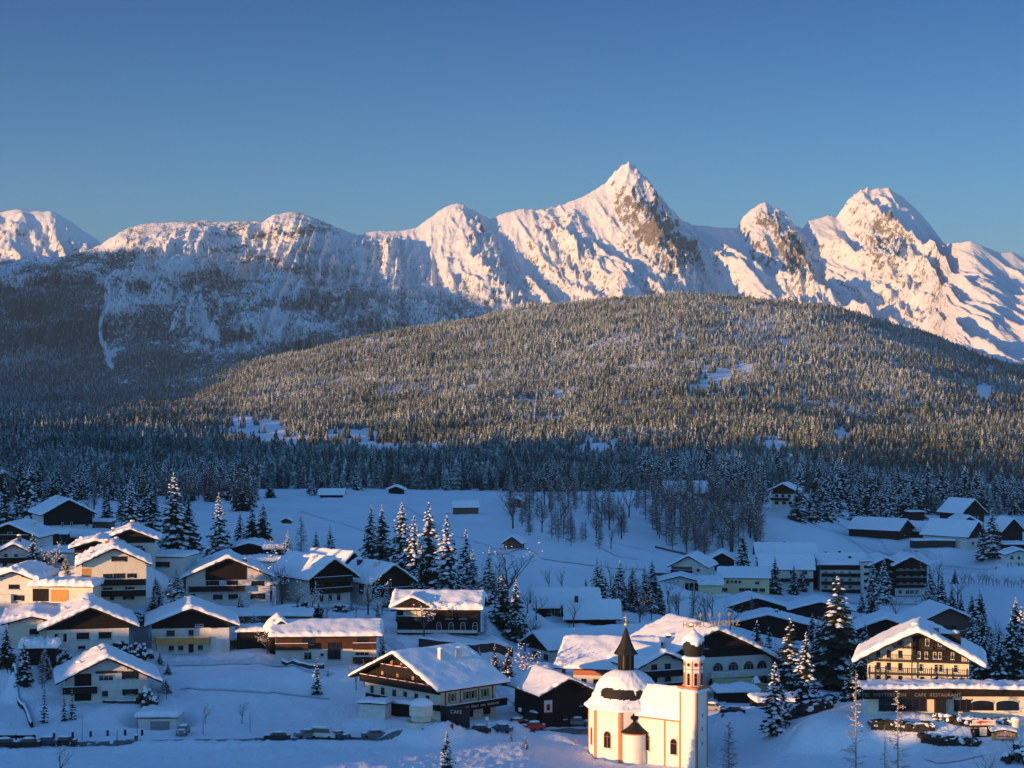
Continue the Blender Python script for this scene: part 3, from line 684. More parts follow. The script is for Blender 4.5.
def roof_profile(x, W, hr, rx, tl, tr, curve=0.0):
    d = x-rx; s = np.where(d < 0, tl, tr)
    z = hr-s*(np.sqrt(d*d+.10)-.31)
    return z+curve*(1-np.clip(np.abs(d)/(W*.6), 0, 1)**2)-curve
def snow_slab(root, W, Ld, hr, rx, tl, tr, ovl, ovr, ovf, ovb, T, seed, mat='roof_snow', curve=0., name='roof_snow', lump=.10, bare=None):
    x0, x1, y0, y1 = -W/2-ovl-.04, W/2+ovr+.04, -ovf-.04, Ld+ovb+.04
    e = np.array([0, .03, .14, .34, .6])
    def axis(a, b, st): n = max(3, int((b-a-1.2)/st)); return np.concatenate([a+e, np.linspace(a+.6, b-.6, n+2)[1:-1], b-e[::-1]])
    xs = axis(x0, x1, .33); ys = axis(y0, y1, .45)
    X, Y = np.meshgrid(xs, ys); ex = np.minimum(X-x0, x1-X); ey = np.minimum(Y-y0, y1-Y); ed = np.minimum(ex, ey)
    rr = .5; prof = np.sqrt(np.clip(1-(1-np.clip(ed/rr, 0, 1))**2, 0, 1)); prof = np.where(ed < .01, 0, np.maximum(prof, .42))
    sd = seed*7.3; T = T*(1.02+.45*((seed*.6180339) % 1))
    nz = 1+lump*1.5*gnoise(X/2.4+sd, Y/2.4, 3)+lump*4.2*gnoise(X/.8+sd, Y/.9, 4)*(1-np.clip(ed/1.3, 0, .93))+.12*gnoise(X/5+sd, Y/5, 5)
    th = T*prof*np.clip(nz, .45, 1.6)
    base = roof_profile(X, W, hr, rx, tl, tr, curve)+.045
    bul = .10*T/.5*np.clip(1-ed/.3, 0, 1)*(ed > .01)
    Xo = X+np.where(X-x0 < .3, -bul, 0)+np.where(x1-X < .3, bul, 0)+.16*gnoise(X/1.1+sd, Y/1.1, 8)*(ed < .2); Yo = Y+np.where(Y-y0 < .3, -bul, 0)+np.where(y1-Y < .3, bul, 0)+.18*gnoise(X/.9+sd, Y/.9, 9)*(ed < .2)
    P = np.stack([Xo, Yo, base+th], -1)
    me = grid_mesh(name, P, M[mat]); o = link(name, me, root)
    return o
def lump_cap(b, x, y, z, r, mi=0, seed=1): b.blob((x, y, z+r*.12), r, r, r*.5, mi, seed, 10, 6, .12, .3)
def house(label, c, row, D, W, L_, He, rise=None, yaw=0, cat='house', name='alpine_house', group=None, wall='white', pitch=None, rx=0., T=.55, ov=(1.1,1.1,1.4,1.0), clad=None, cladx=None, base=3.5,
          side=None, win=(), bal=(), chim=(), z=None, pad=None, snow='roof_snow', front_panels=(), posts=(), curve=0., verge='timber', lump=.12, px=None):
    """W,He in apparent pixels; L_ in metres; heights of everything on the walls in pixels above the foot"""
    m = D/F; cy = max(.3, math.cos(R(yaw)))
    W = W*m/cy; H = He*m; p = at(c, row, D)
    if z is not None: p.z = z
    PADS.append((p.x-math.sin(R(yaw))*L_*.5, p.y+math.cos(R(yaw))*L_*.5, p.z-.15, pad or max(W, L_)*.62+2))
    root = empty(name, p, R(yaw), label, cat, group); hs = (W/2, L_)
    hr = H+(rise*m if rise is not None else math.tan(R(pitch or 20))*W/2); rx_ = rx*W
    t = (hr-H)/(W/2+abs(rx_)) if rx_ else (hr-H)/(W/2)
    if isinstance(side, dict): tl, tr = side['l'], side['r']
    else: tl = tr = t
    zl = hr-tl*(W/2+rx_); zr = hr-tr*(W/2-rx_)
    n = 9 if curve else 1
    b = MB(); prof = [(-W/2, zl), (rx_, hr), (W/2, zr)]
    if curve:
        xs = np.linspace(-W/2, W/2, 15); prof = [(float(x), float(roof_profile(np.array(x), W, hr, rx_, tl, tr, curve))) for x in xs]
    b.prism([(W/2, -base), (-W/2, -base)]+prof, 0, L_, 0); b.build('wall', M[wall], root)
    # roof boards
    ovl, ovr, ovf, ovb = ov; r = MB()
    xs = [-W/2-ovl, rx_, W/2+ovr] if not curve else list(np.linspace(-W/2-ovl, W/2+ovr, 17))
    tp = [(float(x), float(roof_profile(np.array(float(x)), W, hr, rx_, tl, tr, curve))+.03) for x in xs]
    r.prism([(x, zz-.24) for x, zz in tp][::-1]+tp if False else [(x, zz-.24) for x, zz in tp]+tp[::-1], -ovf, L_+ovb, 0)
    # purlin ends under the verge
    for x in np.linspace(-W/2+.15, W/2-.15, 5):
        zz = float(roof_profile(np.array(float(x)), W, hr, rx_, tl, tr, curve)); r.box(x-.1, x+.1, -ovf+.15, -.012, zz-.46, zz-.215, 0)
    ro = r.build('roof', M[verge], root)
    so_ = snow_slab(ro, W, L_, hr, rx_, tl, tr, ovl, ovr, ovf, ovb, T, int(c*3+row), snow, curve, lump=lump)
    def prof_z(x): return float(roof_profile(np.array(float(x)), W, hr, rx_, tl, tr, curve))
    if clad:                                     # dark boarding in the gable from a height upward
        zc, mt = clad; zc *= m; x0, x1 = (-W/2-.04, W/2+.04) if cladx is None else (cladx[0]*m/cy, cladx[1]*m/cy)
        xs = sorted(set([x0, x1]+[float(q) for q in np.linspace(x0, x1, 13)]+([rx_] if x0 < rx_ < x1 else [])))
        g = MB(); g.prism([(x1, zc), (x0, zc)]+[(x, max(zc+.02, prof_z(x)-.03)) for x in xs], -.10, -.004, 0); g.build('gable_boarding', M[mt], root)
    if side and isinstance(side, (list, tuple)):
        for fc, z0, z1, mt in side:
            g = MB(); x = hs[0]
            top = min(z1*m, (zl if fc == 'L' else zr)-.05)
            if fc == 'R': g.box(x+.004, x+.09, .05, L_-.05, z0*m, top)
            else: g.box(-x-.09, -x-.004, .05, L_-.05, z0*m, top)
            g.build('side_boarding', M[mt], root)
    for (x0, x1, z0, z1, mt, outp) in front_panels:
        g = MB(); g.box(x0*m/cy, x1*m/cy, -outp, -.004, z0*m, z1*m); g.build('front_panel', M[mt], root)
    for wn in win:
        fc, zz, ww, wh, xs = wn[:5]; st = wn[5] if len(wn) > 5 else 'w'; o = wn[6] if len(wn) > 6 else .004
        for x in xs:
            a = x*m/cy if fc in 'FB' else x*m/max(.35, abs(math.sin(R(yaw))))
            put_window(root, fc, a, zz*m, ww*m/(cy if fc in 'FB' else max(.5, abs(math.sin(R(yaw))))), wh*m, st, hs, o)
    for bl in bal:
        fc, x0, x1, zz, mt = bl[:5]; dep = bl[5] if len(bl) > 5 else 1.1; hh = bl[6] if len(bl) > 6 else 1.0
        x0 *= m/cy; x1 *= m/cy; zz *= m; g = MB(); sn = 1
        g.box(x0, x1, -dep, -.002, zz-.16, zz, 0)
        g.box(x0, x1, -dep-.06, -dep, zz-.2, zz+hh, 0); g.box(x0-.05, x0, -dep-.06, 0, zz-.2, zz+hh, 0); g.box(x1, x1+.05, -dep-.06, 0, zz-.2, zz+hh, 0)
        g.box(x0-.08, x1+.08, -dep-.12, -dep+.05, zz+hh+.002, zz+hh+.08, 0); g.box(x0-.05, x1+.05, -dep-.1, -dep+.03, zz+hh+.082, zz+hh+.17, 1)
        if mt == 'metal':
            g = MB(); g.box(x0, x1, -dep, -.002, zz-.22, zz, 0); g.box(x0, x1, -dep-.03, -dep+.03, zz+hh-.06, zz+hh, 0); g.box(x0, x1, -dep-.02, -dep+.02, zz+.1, zz+.16, 0)
            for i in range(int((x1-x0)/.32)+1): x = x0+i*.32; g.box(x-.025, x+.025, -dep-.018, -dep+.018, zz, zz+hh-.06, 0)
        k = max(2, int((x1-x0)/2.6))
        for i in range(k+1): x = x0+(x1-x0)*i/k; g.box(x-.06, x+.06, -dep-.09, -dep-.062, zz-.25, zz+hh, 0)
        ob = g.build('balcony', [M[mt], M['roof_snow']], root)
        if fc == 'R': ob.location = (hs[0], L_/2, 0); ob.rotation_euler = (0, 0, math.pi/2)
        if fc == 'L': ob.location = (-hs[0], L_/2, 0); ob.rotation_euler = (0, 0, -math.pi/2)
    for (x, y0_, z0, z1, mt) in posts:
        g = MB(); g.box(x*m/cy-.1, x*m/cy+.1, -y0_-.1, -y0_+.1, z0*m, z1*m); g.build('post', M[mt], root)
    for ch in chim:                              # fraction across, fraction back, width, height, material
        fx, fy, cw, chh = ch[:4]; mt = ch[4] if len(ch) > 4 else 'white'; x = fx*W; y = fy*L_; zz = prof_z(x)
        g = MB(); g.box(x-cw/2, x+cw/2, y-cw/2, y+cw/2, zz-.3, zz+T+chh, 0); g.box(x-cw/2-.07, x+cw/2+.07, y-cw/2-.07, y+cw/2+.07, zz+T+chh+.002, zz+T+chh+.1, 0)
        co_ = g.build('chimney', M[mt], root); s = MB(); lump_cap(s, x, y, zz+T+chh+.1, cw*.75, 0, int(x*10+y)); s.build('snow_cap', M['roof_snow'], co_, smooth=True)
    return root, dict(W=W, L=L_, H=H, hr=hr, m=m, cy=cy, zl=zl, zr=zr)
def long_house(label, c, row, D, W, depth, He, rise, yaw=0, win=(), **kw):
    """a building whose ridge runs across the view: its long side faces the viewer"""
    m = D/F; P = at(c, row, D); a = R(yaw); cs = math.cos(a); Lg = W*m/cs
    root = P+Vector((math.cos(a), math.sin(a), 0))*Lg/2+Vector((-math.sin(a), math.cos(a), 0))*depth/2
    D2 = root.y; c2 = CX+F*root.x/D2; row2 = HOR+(CAMZ-P.z)/D2*F; k = D/D2
    y2 = yaw+90; cy = max(.3, math.cos(R(y2))); w2 = []
    for wn in win:
        fc = wn[0]
        if fc == 'F': w2.append(('L', wn[1]*k, wn[2]*k*1.0, wn[3]*k, [(Lg/2-x*m/cs)/(D2/F)*max(.35, abs(math.sin(R(y2)))) for x in wn[4]])+tuple(wn[5:]))
        else: w2.append(wn)
    if 'side' in kw: kw['side'] = [(f, z0*k, z1*k, mt) for f, z0, z1, mt in kw['side']]
    if 'bal' in kw: kw['bal'] = [(fc, x0*k*cy/1.0, x1*k*cy/1.0, zz*k)+tuple(r_) for fc, x0, x1, zz, *r_ in kw['bal']]
    if 'clad' in kw and kw['clad']: kw['clad'] = (kw['clad'][0]*k, kw['clad'][1])
    return house(label, c2, row2, D2, depth*cy/(D2/F), Lg, He*k, rise*k, y2, win=w2, **kw)
def shed(label, c, row, D, W, L_, H, yaw=0, name='shed', cat='shed', wall='old_wood', T=.4, group=None, fall=.06, ovh=.35, win=(), panels=(), pad=None, base=3., z=None, lump=.12):
    """a low flat-roofed building, sizes in metres but W in pixels"""
    m = D/F; W = W*m/max(.3, math.cos(R(yaw))); p = at(c, row, D)
    if z is not None: p.z = z
    PADS.append((p.x, p.y+L_*.4, p.z-.1, pad or max(W, L_)*.55+1.2))
    root = empty(name, p, R(yaw), label, cat, group)
    b = MB(); b.box(-W/2, W/2, 0, L_, -base, H); b.build('wall', M[wall], root)
    r = MB(); r.box(-W/2-ovh, W/2+ovh, -ovh, L_+ovh, H+.002, H+.16); ro = r.build('roof', M['timber'], root)
    snow_slab(ro, W, L_, H+.17, 0, .02, .02, ovh, ovh, ovh, ovh, T, int(c+row), lump=lump)
    for (x0, x1, z0, z1, mt, nm) in panels:
        g = MB(); g.box(x0*W, x1*W, -.07, -.004, z0*H, z1*H); g.build(nm, M[mt], root)
    for (xx, zz, ww, wh, st) in win: put_window(root, 'F', xx*W, zz*H, ww, wh, st, (W/2, L_), .004)
    return root
# ------------------------------------------------------------------ the village, from the left
def village():
    D_ = 'timber'
    house('large dark timber house with a broad snowy roof at the edge of the dark wood', 68, 529, 600, 44, 15, 16, 13, 26, clad=(4,'black_timber'), wall='white', T=.6,
          win=[('F',5,2.2,4,[-5,3],'w',.11),('F',5,3.5,6,[17],'w',.004)], chim=[(-.1,.4,.7,.8)])
    house('little roof at the top left edge among dark spruces', 4, 492, 800, 22, 10, 12, 8, 18, wall='timber', clad=(3,'black_timber'), win=[('F',4,2,3,[-4,3])])
    shed('low snow-roofed annexe right of the big dark timber house', 98, 531, 612, 22, 9, 2.6, 0, win=[(-.2,.5,1.2,1,'w')])
    house('low smooth-roofed house with a dark gable just below the large dark timber house', 96, 546, 530, 14, 10, 9, 4, 50, wall='timber', T=.6, ov=(1,1,1,1), clad=(2,'black_timber'))
    shed('snow-covered flat roof just left of the post lantern below the dark timber house', 52, 545, 520, 28, 8, 2.6, 6, wall='timber', T=.8)
    house('white house with dark boarded gable, highest white one at the left edge', 10, 551, 480, 54, 13, 15, 12, -4, clad=(15,D_), win=[('F',8,4,4.5,[-12,-3,8],'s'),('F',17,5,4,[0],'w',.11)], bal=[('F',-20,20,12,D_)], chim=[(.3,.5,.7,1.0)])
    house('small white gabled house with dark balcony at the left edge, under the higher boarded one', 14, 570, 450, 34, 11, 17, 9, 8, clad=None, win=[('F',14,4.5,5,[-8,2],'w'),('F',5,4,5,[-9,3],'d')], bal=[('F',-17,17,8,D_)], chim=[(.1,.35,.8,1.2,'dark_stone')])
    shed('flat snowy wing between the left edge house and the twin lit gables', 57, 568, 462, 36, 10, 3.4, 0, wall='white', T=.6, win=[(-.3,.5,1.6,1.2,'d'),(.1,.5,1.6,1.2,'d')])
    # twin gables and the big lit chalet in front
    house('tall rear chalet of the lit pair with snow hanging over its right eave', 130, 560, 437, 48, 13, 21, 10, 8, clad=(17,D_), win=[('F',11,4,6,[-6,8],'s'),('F',5,5,5,[-15],'d')], bal=[('F',-22,14,7,D_)], chim=[(-.35,.2,.7,.7,'stone'),(.02,.5,.8,.6,'stone')], lump=.2)
    house('dark gabled chalet with thick lit snow edge left of the tall rear chalet', 96, 566, 428, 42, 12, 19, 6.5, 6, clad=(9,D_), win=[('F',4,4,5,[-10,4],'d')], bal=[('F',-20,18,8,D_)], chim=[(-.35,.1,.8,.7)], lump=.2)
    house('cream chalet in evening light with two long dark balconies and icicle-hung left eave', 114, 602, 402, 62, 14, 39, 15, 12, wall='cream', clad=None, win=[('F',26,4,4.5,[-6],'s'),('F',26,6,5,[5],'s'),('F',26,4,4.5,[17],'s'),('F',43,10,5,[5],'s'),('F',12,4,5,[-6,15],'s'),('F',4,6,4,[14],'s'),('F',5,4,6,[-14,-2],'door')],
          bal=[('F',-26,30,18,D_,1.4),('F',-14,30,7,D_,1.4)], chim=[(-.34,.12,.8,.4,'stone'),(-.1,.45,.8,.8,'brick'),(.05,.75,.7,.6,'stone')], T=.65, lump=.2, front_panels=[(-31,-22,18,34,'orange',.03)])
    shed('low white annexe with thick snow behind the cream chalet on its right', 165, 573, 442, 38, 10, 3.4, -8, wall='white', T=.7, win=[(-.3,.55,1.4,1.2,'s'),(-.02,.55,1.4,1.2,'s')])
    house('white house with lumpy snow roof and bay window at the left edge', 14, 603, 396, 42, 12, 24, 8, -3, wall='white', win=[('F',16,11,5,[0],'d'),('F',5,5.5,5.5,[5],'s')], T=.8, lump=.28, front_panels=[(-17,-2,0,9,'white',.9)])
    b = shed('long low garage with thick lit snow between the white edge house and the cream chalet', 62, 603, 394, 62, 8, 3.1, -3, name='garage', cat='garage', wall='cream', T=.85, panels=[(-.48,-.22,.1,.9,'black_timber','garage_door'),(-.18,.1,.1,.85,'orange','wooden_door')])
    r, g = house('wide chalet with a huge dark boarded gable and sunlit snow roof at the left', 88, 651, 376, 78, 17, 25, 19, 14, clad=(22,'black_timber'), rx=.03, wall='white', T=.65, ov=(1.6,1.8,1.7,1),
          win=[('F',15,12,7,[-5,16],'d'),('F',14,6,8,[-26],'s'),('F',3.5,7,3.5,[-6,14],'d')], bal=[], front_panels=[(-34,-18,8,22,'cream',.06)], chim=[(-.28,.35,.9,.4),(-.05,.3,.8,.5)])
    house('lower cream side wing with small gable joined to the left of the wide chalet', 32, 640, 378, 46, 15, 18, 6, 12, wall='cream', T=.7, ov=(1.3,.6,1.3,1), win=[('F',8,9,6,[2],'d')])
    shed('garden carport buried under lumpy snow in front of the wide chalet', 38, 662, 362, 34, 5, 2.3, 6, name='carport', cat='carport', wall='black_timber', T=.9, lump=.35)
    house('white chalet with dark corner boarding and two window pairs, lowest on the left', 107, 702, 349, 79, 13, 25, 20, 14, wall='white', ov=(1.7,2.2,1.8,1), T=.6, clad=None,
          win=[('F',24,14,6,[-1],'w'),('F',26,10,8,[22],'s'),('F',9,9,6,[22],'s'),('F',8,5.5,6,[-2],'d')], bal=[('F',-42,-10,11,D_,1.3)], chim=[(-.1,.5,.9,.6),(-.33,.2,.8,.3)],
          front_panels=[(-31,-15,2,29,'black_timber',.08),(-11,9,29,31,'timber',.5)])
    # garage by the road
    shed('snow-topped roadside garage with a grey door', 157, 736, 339, 38, 6, 3.0, 0, name='garage', cat='garage', wall='white', T=.7, panels=[(-.18,.33,.02,.82,'gdoor','garage_door')])
    # --- middle left
    r, g = house('chalet with red chimney stack, dark gable and sunlit corners above the long snowy terrace', 228, 603, 441, 82, 16, 27, 18, 10, wall='white', clad=(23,'black_timber'), cladx=(-22,18), T=.55,
          win=[('F',19,8,7,[-15],'s',.12),('F',19,6,7,[4],'s'),('F',19,8,5,[29],'s'),('F',6,10,5.5,[29],'s'),('F',6,4.5,5,[-10,5],'s'),('F',5,4,9,[-34],'door')], bal=[('F',-38,16,13,D_,1.3)], chim=[(.2,.02,1.0,.5,'brick'),(-.2,.5,.7,.5)])
    shed('small white link building with dark door right of the red-chimneyed chalet', 268, 603, 443, 16, 8, 3.9, 0, wall='white', T=.6, win=[(.1,.42,1.1,2.2,'door')])
    house('low house half buried in snow behind the red-chimneyed chalet', 250, 558, 520, 36, 10, 10, 5, 0, wall='timber', clad=(2,'black_timber'), T=.6, win=[('F',4,3,2,[0])])
    shed('low hut with sunlit snow roof right behind the half-buried house', 274, 560, 505, 18, 6, 2.5, 10, wall='timber', T=.9)
    shed('wide snowy flat roof between the half-buried house and the red-chimneyed chalet', 262, 574, 480, 40, 8, 2.8, 4, wall='white', T=.8)
    house('dark chalet with a broad sunlit roof slope left of the pale two-chimneyed house', 330, 603, 447, 38, 17, 28, 16, 36, wall='white', clad=(12,'black_timber'), ov=(1.4,1.4,2.0,1), T=.6, side=None,
          win=[('F',5,4,7,[-8,0,8],'w'),('F',17,5,6,[-8,4],'d',.12)], bal=[('F',-18,18,22,D_,1.4),('F',-18,18,11,D_,1.4)], chim=[(-.15,.25,.9,.4)])
    house('pale house with brown gable boarding and two chimneys on a blue-white roof', 391, 607, 452, 36, 15, 27, 15, 34, wall='white', clad=(10,'timber'), ov=(1.3,1.3,1.6,1), T=.55,
          win=[('F',21,6,7,[-3],'w',.12),('F',9,5,7,[-4,10],'w',.12),('L',17,5,9,[12],'d')], bal=[('F',-18,18,15,D_,1.2)], chim=[(-.18,.75,.9,.9,'dark_stone'),(-.18,.25,1.0,.9)])
    house('low house with snow roof and little dark gable behind the two-chimneyed house', 350, 571, 492, 15, 12, 9, 9, 52, wall='timber', clad=(2,'black_timber'), T=.5)
    # long building behind orange fence
    shed('long dark low building with snow roof behind the orange fence', 268, 628, 412, 84, 9, 2.3, 3, wall='old_wood', T=.6)
    house('chalet with a bright orange balcony and dark gable below the terrace', 191, 653, 386, 76, 15, 30, 15, 10, wall='white', clad=(25,'black_timber'), T=.55, ov=(1.3,1.8,1.5,1),
          win=[('F',20,8,6,[-20],'d'),('F',20,5,6,[0],'d'),('F',5,5,5,[-19,-10,9],'d'),('F',5,5,9,[0],'door'),('F',19,3.5,5,[27],'d'),('F',27.5,8,2.5,[8],'w',.12)], bal=[('F',-34,17,11,'orange',1.4)], front_panels=[(19,37,0,25,'white',.9)])
    shed('garage under a thick snow slab right of the orange balcony', 262, 648, 388, 50, 7, 3.0, 3, name='garage', cat='garage', wall='black_timber', T=.6)
    # H23 ridge across
    r, g = long_house('low twin-bayed chalet with long blue-lit snow roof and brown upper rooms', 326, 663, 380, 100, 11, 29, 8, 4, wall='white', T=.6, ov=(1.5,1.1,1.2,1.2), side=[('L',14,27,'brown')],
          win=[('F',22,12,7,[-18],'d',.11),('F',22,11,8,[36],'d',.11),('F',12,13,18,[8],'d',.14),('F',7,8,8,[-18],'w'),('F',9,14,4,[36],'w'),('F',8,3,3,[-4],'d')], bal=[('L',-50,-18,15,'brown',1.5),('L',27,50,15,'brown',1.5),('L',27,50,1,'brown',1.2)])
    house('little dark gable attached to the left of the low twin-bayed chalet', 281, 648, 383, 22, 8, 17, 10, 12, wall='black_timber', T=.5, ov=(.6,.6,.8,.4))
    # H22
    r, g = long_house('single-storey house with arcaded white base and small sunlit cross gable', 437, 633, 412, 80, 11, 26, 9, -3, wall='black_timber', T=.8, ov=(1.6,1.3,1.3,1.3), side=[('L',0,3,'white')],
          win=[('F',6,5,10,[2,14,26,38],'c'),('F',18,8,8,[12,26],'d'),('F',19,7,9,[-24],'w',.08)], bal=[('L',-40,-8,12,D_,1.2)])
    # small snowy cross gable over its front left
    m = 412/F; q = MB(); 
    g2 = MB(); g2.prism([(-3.8,0),(3.8,0),(0,2.0)], -1.9, 3.0, 0); cg = g2.build('cross_gable', M['timber'], r, loc=(-11/2, g['L']/2+24*m, 26*m)); cg.rotation_euler = (0, 0, -math.pi/2); fp = MB(); fp.box(-2.0, 1.7, -.14, -.004, -14*m, -1*m); fp.build('front_panel', M['cream'], cg); 
    snow_slab(cg, 7.0, 3.0, 2.05, 0, .50, .50, .9, .9, 2.1, 0, .6, 5)
    lc = MB(); lump_cap(lc, 0, 3, 2.5, .8, 0, 4); lc.build('snow_cap', M['roof_snow'], cg, smooth=True)
    # --- centre
    long_house('dim house with wide snow roof and white garage wall, left of the plain long roof', 566, 620, 478, 60, 11, 14, 14, 3, wall='timber', T=.6, win=[('F',8,5,4,[-16,4],'d',.04),('F',7,14,9,[-8],'w')])
    long_house('dark barn-like house with a plain snow roof and one dark chimney', 592, 626, 466, 48, 9, 9, 13, 3, wall='black_timber', T=.5, chim=[(-.1,.8,.8,1.4,'dark_stone')])
    house('long hotel wing with a dark curved gable over a white wall, facing the cafe', 541, 662, 428, 22, 32, 18, 11, -62, wall='white', cat='hotel', name='hotel', clad=(12,'black_timber'), T=.6, ov=(1.2,1.6,2.0,1), win=[('F',6,4,6,[-6,5],'d')])
    long_house('snow-roofed brick-based hall lit on its left corner, behind the domed church', 604, 688, 391, 84, 17, 22, 20, -14, wall='cream', T=.7, cat='hall', name='hall', side=[('L',12,21,'brick')], win=[('F',6,5,5,[-32,-20,-8,4],'d')], ov=(1.5,1.5,1.5,1.2), pad=9)
    house('white house with two dark balconies behind the nave of the church', 662, 694, 384, 44, 15, 31, 11, 24, wall='white', cat='house', T=.6, win=[('F',27,6,6,[-8,6],'d'),('F',15,6,7,[-8,6],'d')], bal=[('F',-21,18,19,'black_timber',1.4),('F',-21,18,6,'black_timber',1.4)], ov=(1.6,1.4,1.8,1), pad=8)
    house('black timber barn with a small white arch and lit snow verge, left of the church', 569, 725, 347, 52, 13, 32, 15, 22, wall='black_timber', cat='barn', name='barn', T=.5, rx=-.05, win=[('F',19,4,7,[-21],'a',.06),('F',20,3,4,[12],'d'),('F',8,4,5,[-4],'d')], front_panels=[(-25,-17,14,26,'white',.05)], chim=[(.42,.7,1.0,1.2)], ov=(1.4,1.2,1.6,1))
    shed('tiny snow-capped shed between the cafe trees and the black barn', 539, 684, 390, 20, 4, 2.2, 6, T=.8)
    # --- right middle, dim
    house('dim two-storey house with brown left front and white gable end on the far meadow edge', 689, 580, 690, 34, 13, 14, 10, -18, wall='white', T=.5, front_panels=[(-17,3,0,13,'old_wood',.05)], win=[('F',5,4,3,[-8],'d',.06),('F',10,3,3,[9],'d'),('F',4,4,3,[9],'d')], bal=[('F',-17,3,7,D_)])
    shed('small lean-to left of the dim two-storey house', 663, 581, 700, 16, 7, 2.6, -10)
    house('white garage with open dark bay in front of the dim two-storey house', 680, 592, 668, 38, 10, 11, 5, -6, wall='white', name='garage', cat='garage', T=.5, front_panels=[(5,18,0,9,'black_timber',.04)], posts=[(9,.1,0,9,'white'),(14,.1,0,9,'white')])
    house('old dark timber barn at the foot of the bare larches', 722, 570, 735, 24, 12, 10, 7, -6, wall='black_timber', name='barn', cat='barn', T=.5)
    long_house('yellow plastered school-like building with a row of upper windows', 744, 594, 665, 50, 14, 16, 8, -6, wall='yellow', cat='building', name='building', T=.5, ov=(.5,.5,.5,.5), win=[('F',12,2.6,2.6,[-16,-12,-8,-4],'d'),('F',11,4.5,3.5,[13],'w'),('F',4,5.5,3.5,[-19,-2,4,11,18],'d')])
    shed('round-shouldered snowy annexe with yellow wall left of the yellow building', 711, 594, 650, 22, 10, 2.6, -4, wall='yellow', T=1.6, lump=.3)
    long_house('white guesthouse with brown balcony and dark right gable among dim hotels', 787, 590, 700, 52, 13, 21, 12, -4, wall='white', cat='guesthouse', name='guesthouse', T=.5, win=[('F',17,4,3.5,[-14,5,18],'d'),('F',6,4.5,4,[-14,8,20],'d')], bal=[('L',-12,26,9,D_)], ov=(.8,.8,.8,.8), clad=(8,'black_timber'))
    house('dark gable end standing behind the white guesthouse on its right', 806, 588, 712, 24, 12, 20, 9, 6, wall='black_timber', T=.5, cat='house')
    long_house('upper row house with long snow roof behind the white guesthouse', 786, 569, 742, 56, 12, 13, 11, -3, wall='white', T=.5, win=[('F',8,4,3,[-20],'d')], side=[('L',7,12,'timber')], chim=[(.1,.5,.8,.8,'dark_stone')])
    # twin gabled big hotel
    long_house('left balconied wing of the big dark twin-gabled hotel', 842, 592, 705, 44, 14, 28, 8, -2, wall='white', cat='hotel', name='hotel', T=.5, side=[('L',22,27.5,'timber')], win=[('F',z_,3.6,3,[-16,-8,0,8],'w') for z_ in (5,12,19)], bal=[('L',-20,20,z_,'black_timber',1.2) for z_ in (0,8,16)], chim=[(-.3,.3,.9,.7,'dark_stone'),(0,.5,.9,.7,'dark_stone'),(.1,.8,.9,.7,'dark_stone')])
    house('narrow white stair tower of the big dark hotel', 868, 593, 701, 13, 12, 31, None, -2, wall='white', pitch=6, cat='tower', name='stair_tower', T=.4, ov=(.2,.2,.2,.2), win=[('F',z_,8,2.8,[0],'d') for z_ in (5,12,19,26)])
    house('left dark gable of the big twin-gabled hotel, half hidden by two snowy spruces', 886, 595, 700, 30, 16, 30, 7, 0, wall='black_timber', cat='hotel', name='hotel', T=.5, win=[('F',z_,2.6,3,[-10,-3,4,11],'w') for z_ in (9,16,23)], bal=[('F',-14,14,z_,'black_timber',1.2) for z_ in (6,13,20)])
    house('right dark gable of the big twin-gabled hotel above a white ground floor', 911, 596, 697, 32, 16, 31, 8, 0, wall='black_timber', cat='hotel', name='hotel', T=.5, front_panels=[(-16,16,0,8,'white',.06)], win=[('F',4,4,4,[-11,-3.5,1,6],'w',.07)]+[('F',z_,2.6,3,[-10,-3,4,11],'w') for z_ in (12,19,26)], bal=[('F',-15,15,z_,'black_timber',1.2) for z_ in (9,16,23)])
    shed('long flat snowy roof with dark vents on the slope behind the big hotel', 850, 566, 745, 60, 10, 3.0, 0, T=.6, wall='timber')
    house('wide dark hall with a rippling double-humped snow roof', 756, 622, 612, 72, 14, 13, 11, 3, wall='black_timber', cat='hall', name='hall', T=.6, ov=(1.2,.4,1.4,1), side=None)
    house('right hump of the rippling dark hall roofs behind the tall spruce', 820, 624, 606, 62, 14, 14, 8, -3, wall='black_timber', cat='hall', name='hall', T=.6, ov=(.4,1.2,1.4,1))
    house('low dark house with a broad snow-edged gable below the rippling hall roofs', 783, 654, 545, 108, 11, 22, 17, -4, wall='black_timber', rx=-.14, T=.55, chim=[(-.05,.4,.8,.7,'dark_stone')], win=[('F',9,5,5,[20,-20],'w')], pad=11)
    house('small white gable peeping out left of the low dark house', 727, 622, 590, 16, 9, 7, 5, 16, wall='white', T=.5, win=[('F',3,2,2,[0],'d')])
    house('snowbound house showing only a dark eave, left behind the sunlit hotel', 886, 650, 520, 60, 12, 22, 9, -6, wall='black_timber', T=.8, curve=1.0)
    house('shadowed chalet with carved wooden gable behind the roof of the sunlit hotel', 948, 650, 575, 62, 16, 28, 14, 6, wall='old_wood', T=.5, ov=(1.6,1.8,2,1), win=[('F',12,6,4,[-12,0,12],'d'),('F',22,6,4,[-4,6],'d')], bal=[('F',-28,24,16,'old_wood',1.3),('F',-28,24,6,'old_wood',1.3)])
    # far right hamlet
    g = 'far hamlet'
    house('highest house of the far right hamlet with a tall dark gable', 973, 520, 1000, 26, 16, 8, 12, 30, wall='black_timber', T=.6, win=[('F',3,2,2,[-6,-2,2,6],'w')])
    house('low house with small dark gable just below the highest far one', 969, 531, 962, 24, 16, 7, 7, 6, wall='black_timber', T=.7)
    shed('snow-roofed annexe stretching left of the low small-gabled far house', 956, 529, 966, 20, 10, 3, 0, T=.8, wall='timber')
